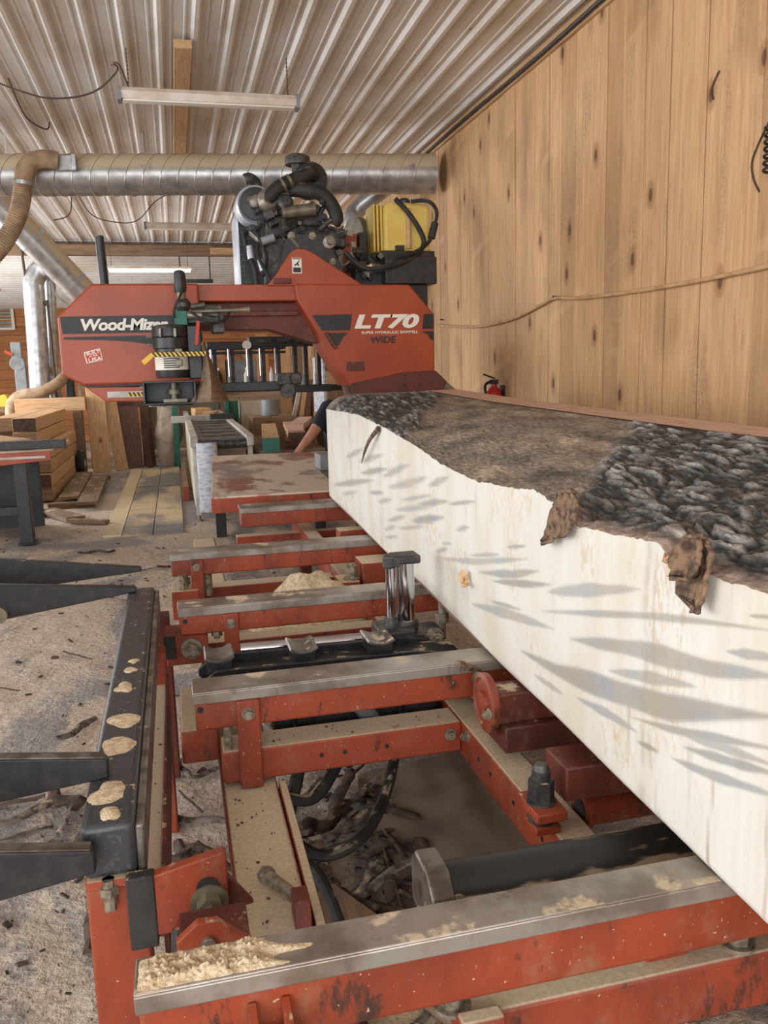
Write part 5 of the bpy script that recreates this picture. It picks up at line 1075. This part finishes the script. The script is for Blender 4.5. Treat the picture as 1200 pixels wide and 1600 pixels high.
for k, (x, w_, z) in enumerate(((.8, .40, 1.552), (1.25, .42, 1.552))):
    solo(MB().box(x, x+w_, 15.62, 15.95, z, z+.28) if k else MB().box(.57, .93, 15.5, 15.9, 1.061, 1.78), 'cardboard_box', 'cardboard', ('tall brown cardboard box on the back workbench', 'brown cardboard box on top of the grey cabinet')[k], 'box', .004)
solo(MB().box(.50, .72, 15.24, 15.36, 1.061, 1.13), 'red_tray', 'red', 'red tray at the left front of the back workbench', 'tray'); solo(MB().box(.86, 1.14, 15.24, 15.36, 1.061, 1.13), 'red_tray', 'red', 'red tray at the middle front of the back workbench', 'tray')
for k, (x, m_, l) in enumerate(((1.75, 'bottle', 'clear bottle with pink cap on the back workbench'), (.80, 'black', 'dark jar with white label on the back workbench'), (1.30, 'white', 'white spray bottle on the back workbench'), (1.95, 'bottle', 'second clear bottle right of the pink-capped one'))):
    t = thing('bottle', l, 'bottle', (x, 15.42, 1.061), 'bottles on the back workbench')
    build(MB().lathe((x, 15.42, 1.061), (0, 0, 1), [(.05, 0), (.055, .01), (.055, .22), (.025, .28), (.025, .31)], 16), 'body', m_, t); build(MB().lathe((x, 15.42, 1.371), (0, 0, 1), [(.028, 0), (.028, .04)], 14), 'cap', 'pink' if k == 0 else 'white', t)
for o in list(COL.objects):
    if o.parent is None and o.name.split('.')[0] in ('white_box', 'grey_cabinet', 'cardboard_box', 'red_tray', 'bottle'): o.location.z += .13
mc = thing('cream_machine', 'cream machine cabinet with green column behind the conveyor', 'machine', (1.0, 13.2, 0))
build(MB().box(.98, 1.55, 13.1, 13.7, .25, 1.12), 'cabinet', 'cream', mc, .01); build(MB().box(.99, 1.5, 13.15, 13.65, -.012, .25), 'plinth', 'mgrey', mc); build(MB().box(.80, .95, 13.1, 13.3, -.012, 1.15), 'column', 'green', mc, .01); build(MB().box(.74, .80, 13.0, 13.1, .78, 1.10), 'plate', 'green', mc, .004)
gp = thing('green_post', 'slim green steel post left of the conveyor end', 'post', (-.02, 13.6, 0)); build(MB().box(-.05, .03, 13.52, 13.6, -.012, 1.2), 'post', 'green', gp, .004); build(MB().box(-.10, .08, 13.51, 13.63, -.012, .01), 'foot_plate', 'green', gp)
solo(MB().lathe((1.33, 12.2, .82), (0, 0, 1), [(.11, 0), (.12, .005), (.12, .26), (.112, .26), (.11, .02)]), 'bucket', 'mgrey', 'grey bucket standing on the crate beside the cream machine', 'bucket', 0)
solo(MB().box(1.05, 1.65, 11.9, 12.6, -.012, .819), 'crate', 'oldwood_x', 'wooden crate carrying the grey bucket', 'crate')
for k, (x, ty) in enumerate(((1.72, .25), (1.84, .18), (1.95, .12))): tag(build(MB().obox((x, 12.7, .66), (.06, .05, 1.32), (0, ty, 0)), 'leaning_stick', ('lgrey', 'pine_z', 'brownwood')[k], None, .003), ('white', 'pale wooden', 'brown wooden')[k]+' stick leaning behind the rack', 'stick', 'leaning sticks')
for k, (x, m_) in ((2, (1.42, 'cardboard')), (3, (1.80, 'pine_z')), (4, (2.1, 'oldwood_y'))):
    tag(build(MB().box(x, x+.20, 14.6+.02*k, 14.66+.02*k, -.012, 2.3-.1*k), 'upright_board', m_, None, .004), '%s board standing upright against the back bench' % ('first pale', 'second pale', 'tan', 'pale', 'weathered grey')[k], 'board', 'boards at the back bench')
# far left clutter behind the pipes
lb = thing('left_bench', 'cluttered bench under the pipes at far left', 'bench', (-2.2, 14.6, 0))
build(MB().box(-3.6, -.9, 14.6, 15.5, .92, 1.0), 'bench_top', 'oldwood_x', lb, .004)
for x in (-3.5, -2.2, -1.0): build(MB().box(x, x+.1, 14.65, 15.4, -.012, .92), 'bench_leg', 'oldwood_y', lb)
for k, (x, w_, h_, m_, l) in enumerate(((-2.45, .30, .28, 'pink', 'pink box on the left bench nearest the thick pipe'), (-2.10, .30, .20, 'pink', 'pink packet on the left bench beside the slim pipe'), (-2.75, .14, .2, 'decal_yel', 'yellow box on the left bench'), (-1.35, .34, .42, 'white', 'white sack on the left bench'), (-1.72, .12, .5, 'black', 'black bottle-shaped sprayer on the left bench'), (-3.2, .35, .42, 'lgrey', 'pale grey case at the left end of the left bench'))):
    solo(MB().prism([(x, 1.001), (x+w_, 1.001), (x+w_*.95, 1.0+h_*.8), (x+w_*.7, 1.0+h_), (x+w_*.3, 1.0+h_), (x+w_*.05, 1.0+h_*.8)], 14.65, 14.95), 'bench_item', m_, l, 'box' if k != 3 else 'sack', .01)
solo(MB().box(-4.4, -3.7, 14.0, 14.8, -.012, 1.35), 'tool_cabinet', 'mgrey', 'tall grey tool cabinet at the far left edge', 'cabinet')
tag(build(MB().box(.2, .75, 14.5, 14.56, 2.93, 2.99).box(.22, .24, 14.52, 14.54, 2.99, 3.37).box(.70, .72, 14.52, 14.54, 2.99, 3.37), 'hanging_bar', 'black', None, .004), 'dark bar under the far ceiling beside the lit strip light', 'bar')

# ------------------------------------------------------------------ person bent over behind the table (mostly hidden by the log)
pn = thing('person', 'person in navy short-sleeved shirt bending behind the log reaching down', 'person', (1.72, 8.25, 0))
def skin(name, pts, edges, mat, parent, root=0, sub=2):
    me = bpy.data.meshes.new(name); me.from_pydata([p[:3] for p in pts], edges, []); o = link(name, me, mat, parent)
    sk_ = o.modifiers.new('skin', 'SKIN'); sk_.use_smooth_shade = True; lay = me.skin_vertices[0].data
    for i, p in enumerate(pts): r = p[3]; lay[i].radius = r if isinstance(r, tuple) else (r, r); lay[i].use_root = i == root
    u_ = o.modifiers.new('sub', 'SUBSURF'); u_.levels = u_.render_levels = sub; return o
body = [(1.74, 8.42, .86, (.15, .12)), (1.72, 8.26, .98, (.15, .12)), (1.70, 8.10, 1.06, (.16, .12)), (1.69, 7.98, 1.09, .07), (1.68, 7.88, 1.085, .055),
        (1.53, 8.06, 1.07, .075), (1.40, 7.99, .90, .058), (1.29, 7.95, .775, .046), (1.19, 7.93, .665, .034), (1.15, 7.92, .625, .035),
        (1.88, 8.06, 1.07, .075), (1.94, 7.95, .86, .055), (1.86, 7.83, .72, .045), (1.78, 7.76, .64, .034),
        (1.65, 8.46, .82, .10), (1.62, 8.30, .46, .075), (1.62, 8.42, .10, .052), (1.62, 8.30, .045, .045), (1.83, 8.46, .82, .10), (1.88, 8.28, .46, .075), (1.88, 8.42, .10, .052), (1.88, 8.30, .045, .045)]
ed = [(0, 1), (1, 2), (2, 3), (3, 4), (2, 5), (5, 6), (6, 7), (7, 8), (8, 9), (2, 10), (10, 11), (11, 12), (12, 13), (0, 14), (14, 15), (15, 16), (16, 17), (0, 18), (18, 19), (19, 20), (20, 21)]
skin('body', body, ed, 'skin', pn)
hdm = MB().lathe((1.675, 7.83, .97), (0, .10, 1), [(.02, 0), (.055, .01), (.075, .05), (.085, .11), (.083, .16), (.06, .205), (.02, .222)], 22)
hdm.obox((1.673, 7.745, 1.06), (.024, .035, .05)).cyl((1.595, 7.85, 1.07), (1.585, 7.85, 1.07), .026, n=12).cyl((1.755, 7.85, 1.07), (1.765, 7.85, 1.07), .026, n=12)
h_ = build(hdm, 'head', 'skin', pn, 0, 60)
build(MB().lathe((1.675, 7.85, 1.075), (0, .30, 1), [(.088, 0), (.092, .04), (.082, .09), (.055, .125), (.01, .135)], 22), 'hair', 'hair', h_, 0, 60)
for x in (1.645, 1.705): build(MB().lathe((x, 7.752, 1.085), (0, -1, 0), [(.011, 0), (.008, .006), (.002, .009)], 10), 'eye', 'white', h_)
build(MB().box(1.65, 1.70, 7.762, 7.768, 1.015, 1.022), 'mouth', 'decal_red', h_)
sh = [(1.74, 8.42, .86, (.165, .135)), (1.72, 8.26, .98, (.168, .135)), (1.70, 8.10, 1.06, (.175, .135)), (1.69, 8.0, 1.085, .085), (1.53, 8.06, 1.07, .10), (1.44, 8.01, .94, .088), (1.405, 7.99, .89, .082), (1.88, 8.06, 1.07, .10), (1.93, 7.97, .92, .085)]
skin('shirt', sh, [(0, 1), (1, 2), (2, 3), (2, 4), (4, 5), (5, 6), (2, 7), (7, 8)], 'navy', pn)
jn = [(1.74, 8.44, .84, (.16, .13)), (1.65, 8.46, .78, .115), (1.62, 8.30, .46, .09), (1.62, 8.42, .12, .068), (1.83, 8.46, .78, .115), (1.88, 8.28, .46, .09), (1.88, 8.42, .12, .068)]
skin('trousers', jn, [(0, 1), (1, 2), (2, 3), (0, 4), (4, 5), (5, 6)], 'jeans', pn)
for x in (1.62, 1.88): build(MB().lathe((x, 8.46, .05), (0, -1, 0), [(.03, 0), (.055, .02), (.058, .12), (.05, .22), (.02, .27)], 14), 'boot', 'walnut', pn)
def hand(x, y, z, sgn):
    for k in range(4):
        d = (k-1.5)*.018; L = (.06, .07, .066, .05)[k]
        skin('finger', [(x+d*.8, y-.01+d*.3, z+.005, .010), (x+d-.012*sgn, y-.02, z-L*.5, .009), (x+d-.004*sgn, y-.005, z-L, .008)], [(0, 1), (1, 2)], 'skin', pn, 0, 1)
    skin('thumb', [(x+.03*sgn, y-.01, z+.02, .011), (x+.05*sgn, y-.02, z-.01, .010), (x+.045*sgn, y-.02, z-.04, .009)], [(0, 1), (1, 2)], 'skin', pn, 0, 1)
hand(1.145, 7.92, .60, 1); hand(1.78, 7.75, .61, -1)
pn.location.x -= .09
# grey box on the table edge just behind the log
solo(MB().box(1.02, 1.16, 6.1, 6.35, .714, .83), 'control_box', 'mgrey', 'small grey control box on the table beside the log end', 'box')

# ------------------------------------------------------------------ bark litter
random.seed(11)
def strip_mesh(L, W, seed, mat):
    mb = MB(); N = 8; vs = []
    for j in range(N):
        t = j/(N-1); w_ = W*(.5+.5*sin(pi*min(.95, .12+t*.8)))*(1+.5*noise.noise((t*5, seed, 0))); y = (t-.5)*L; x = .25*W*noise.noise((t*2.2, seed, 5))*3; z = .3*W*noise.noise((t*3, seed, 9))
        for (a, b) in ((-.5, 0), (-.25, .22), (.25, .22), (.5, 0), (0, -.12)): vs.append((x+a*w_, y, z+b*W))
    mb.add(vs, [(j*5+k, j*5+(k+1) % 5, (j+1)*5+(k+1) % 5, (j+1)*5+k) for j in range(N-1) for k in range(5)]+[(4, 3, 2, 1, 0), tuple(range((N-1)*5, N*5))])
    o = build(mb, 'bark_strip', mat, None, smooth=50); return o
protos = [strip_mesh(.30, .045, 1, 'barkchip'), strip_mesh(.22, .03, 2, 'barkgrey'), strip_mesh(.38, .03, 3, 'barkgrey'), strip_mesh(.16, .06, 4, 'barkchip'), strip_mesh(.26, .014, 5, 'barkchip')]
spots = []
for k in range(600):
    if len(spots) > 84: break
    r = random.random()
    if r < .62: x, y = random.uniform(.20, .66), random.uniform(1.25, 2.7)
    elif r < .80: x, y = random.uniform(-.07, .05), random.uniform(1.5, 3.0)
    elif r < .90: x, y = random.uniform(-.8, -.25), random.uniform(2.0, 3.0)
    else: x, y = random.uniform(-1.0, .3), random.uniform(3.2, 7.2)
    if all((x-a)**2+(y-b)**2 > .0081 for a, b in spots): spots.append((x, y))
for k in range(46): spots.append((random.uniform(.2, .64), random.uniform(1.3, 2.7)))
for k, (x, y) in enumerate(spots):
    src = protos[k % 5]; o = src if k < 5 else instance(src, (0, 0, 0))
    z = max(0, floor_h(x, y)+.012)+random.uniform(.004, .03 if .2 < x < .66 else .008)
    o.location = (x, y, z); o.rotation_euler = (random.uniform(-.12, .12), random.uniform(-.5, .5), random.uniform(0, pi)); s_ = random.uniform(.6, 1.25); o.scale = (s_, s_, s_)
    under = .2 < x < .66
    tag(o, ('dark bark strip', 'grey bark strip', 'long grey bark strip', 'wide dark bark chunk', 'thin dark stick')[k % 5]+((' under the bed '+('near the black roller' if y < 1.7 else 'below the red cross beam' if y < 2.15 else 'below the chain turner')+(', left side' if x < .35 else ', middle' if x < .5 else ', right side')) if under else ' on the floor '+('between loader and bed' if x > -.1 and y < 3.2 else 'under the loader arms' if y < 3.2 else 'towards the walkway mats')), 'bark', ('bark litter under the bed' if under else 'bark litter on the open floor'))
# two long pale boards lying under the bed
tag(build(MB().obox((.46, 1.72, .035), (.13, .75, .02), (.02, .05, .5)), 'fallen_board', 'oldwood_y', None, .003), 'dusty fallen board lying slantwise under the bed', 'board')
tag(build(MB().obox((.33, 1.36, .03), (.07, .26, .03), (0, 0, 1.75)), 'fallen_board', 'oldwood_x', None, .003), 'short fallen slat lying crosswise under the bed', 'board')
# drape of pale plastic sheet under the right of the bed
sm = MB(); NX, NY = 18, 18; vs = []
for j in range(NY):
    for i in range(NX):
        u_, v_ = i/(NX-1), j/(NY-1); x = .43+.12*v_+.5*u_+.05*noise.noise((v_*5, 3, 3)); y = 1.45+1.3*v_
        vs.append((x, y, .004+.05*u_+.02*noise.noise((x*9, y*6, 2))))
sm.add(vs, [(j*NX+i, j*NX+i+1, (j+1)*NX+i+1, (j+1)*NX+i) for j in range(NY-1) for i in range(NX-1)])
o = tag(build(sm, 'dust_sheet', pm('dusty_sheet', (134, 116, 98), (108, 94, 82), 4, rough=.8), smooth=80), 'dusty sheet sloping up under the right side of the bed', 'sheet')
q = o.modifiers.new('thick', 'SOLIDIFY'); q.thickness = .004
# fine chips, too many to count
mb = MB(); random.seed(77)
for k in range(1500):
    r = random.random()
    if r < .35: x, y = random.uniform(.19, .67), random.uniform(1.1, 3.4)
    elif r < .55: x, y = random.uniform(-1.0, .05), random.uniform(1.3, 3.2)
    else: y = random.uniform(3, 8.5); x = random.uniform(-.24*y, .9)
    L = random.choice((.004, .005, .006, .008, .01, .014, .03))*random.uniform(.7, 1.3); w_ = L*random.uniform(.25, .6)
    mb.obox((x, y, floor_h(x, y)+.004), (w_, L, min(.008, w_*.5)), (random.uniform(-.3, .3), random.uniform(-.3, .3), random.uniform(0, pi)))
o = build(mb, 'wood_chips', 'barkchip'); tag(o, 'fine bark chips littered over the sawdust floor', 'wood chips', None, 'stuff')
mb = MB()
for k in range(70):
    src = random.random(); 
    if src < .5: x, y, z = random.uniform(.06, .18), random.uniform(1.25, 1.93), .442
    elif src < .75: x, y, z = random.uniform(-.135, -.09), random.uniform(1.5, 2.55), .502
    else: x, y, z = random.uniform(.06, .66), random.uniform(1.95, 2.04), .537
    L = random.choice((.002, .003, .006)); mb.obox((x, y, z), (L*.6, L, .003), (0, 0, random.uniform(0, pi)))
o = build(mb, 'beam_chips', 'barkchip'); tag(o, 'tiny bark crumbs on the sawdust of the bed beams', 'wood chips', None, 'stuff')
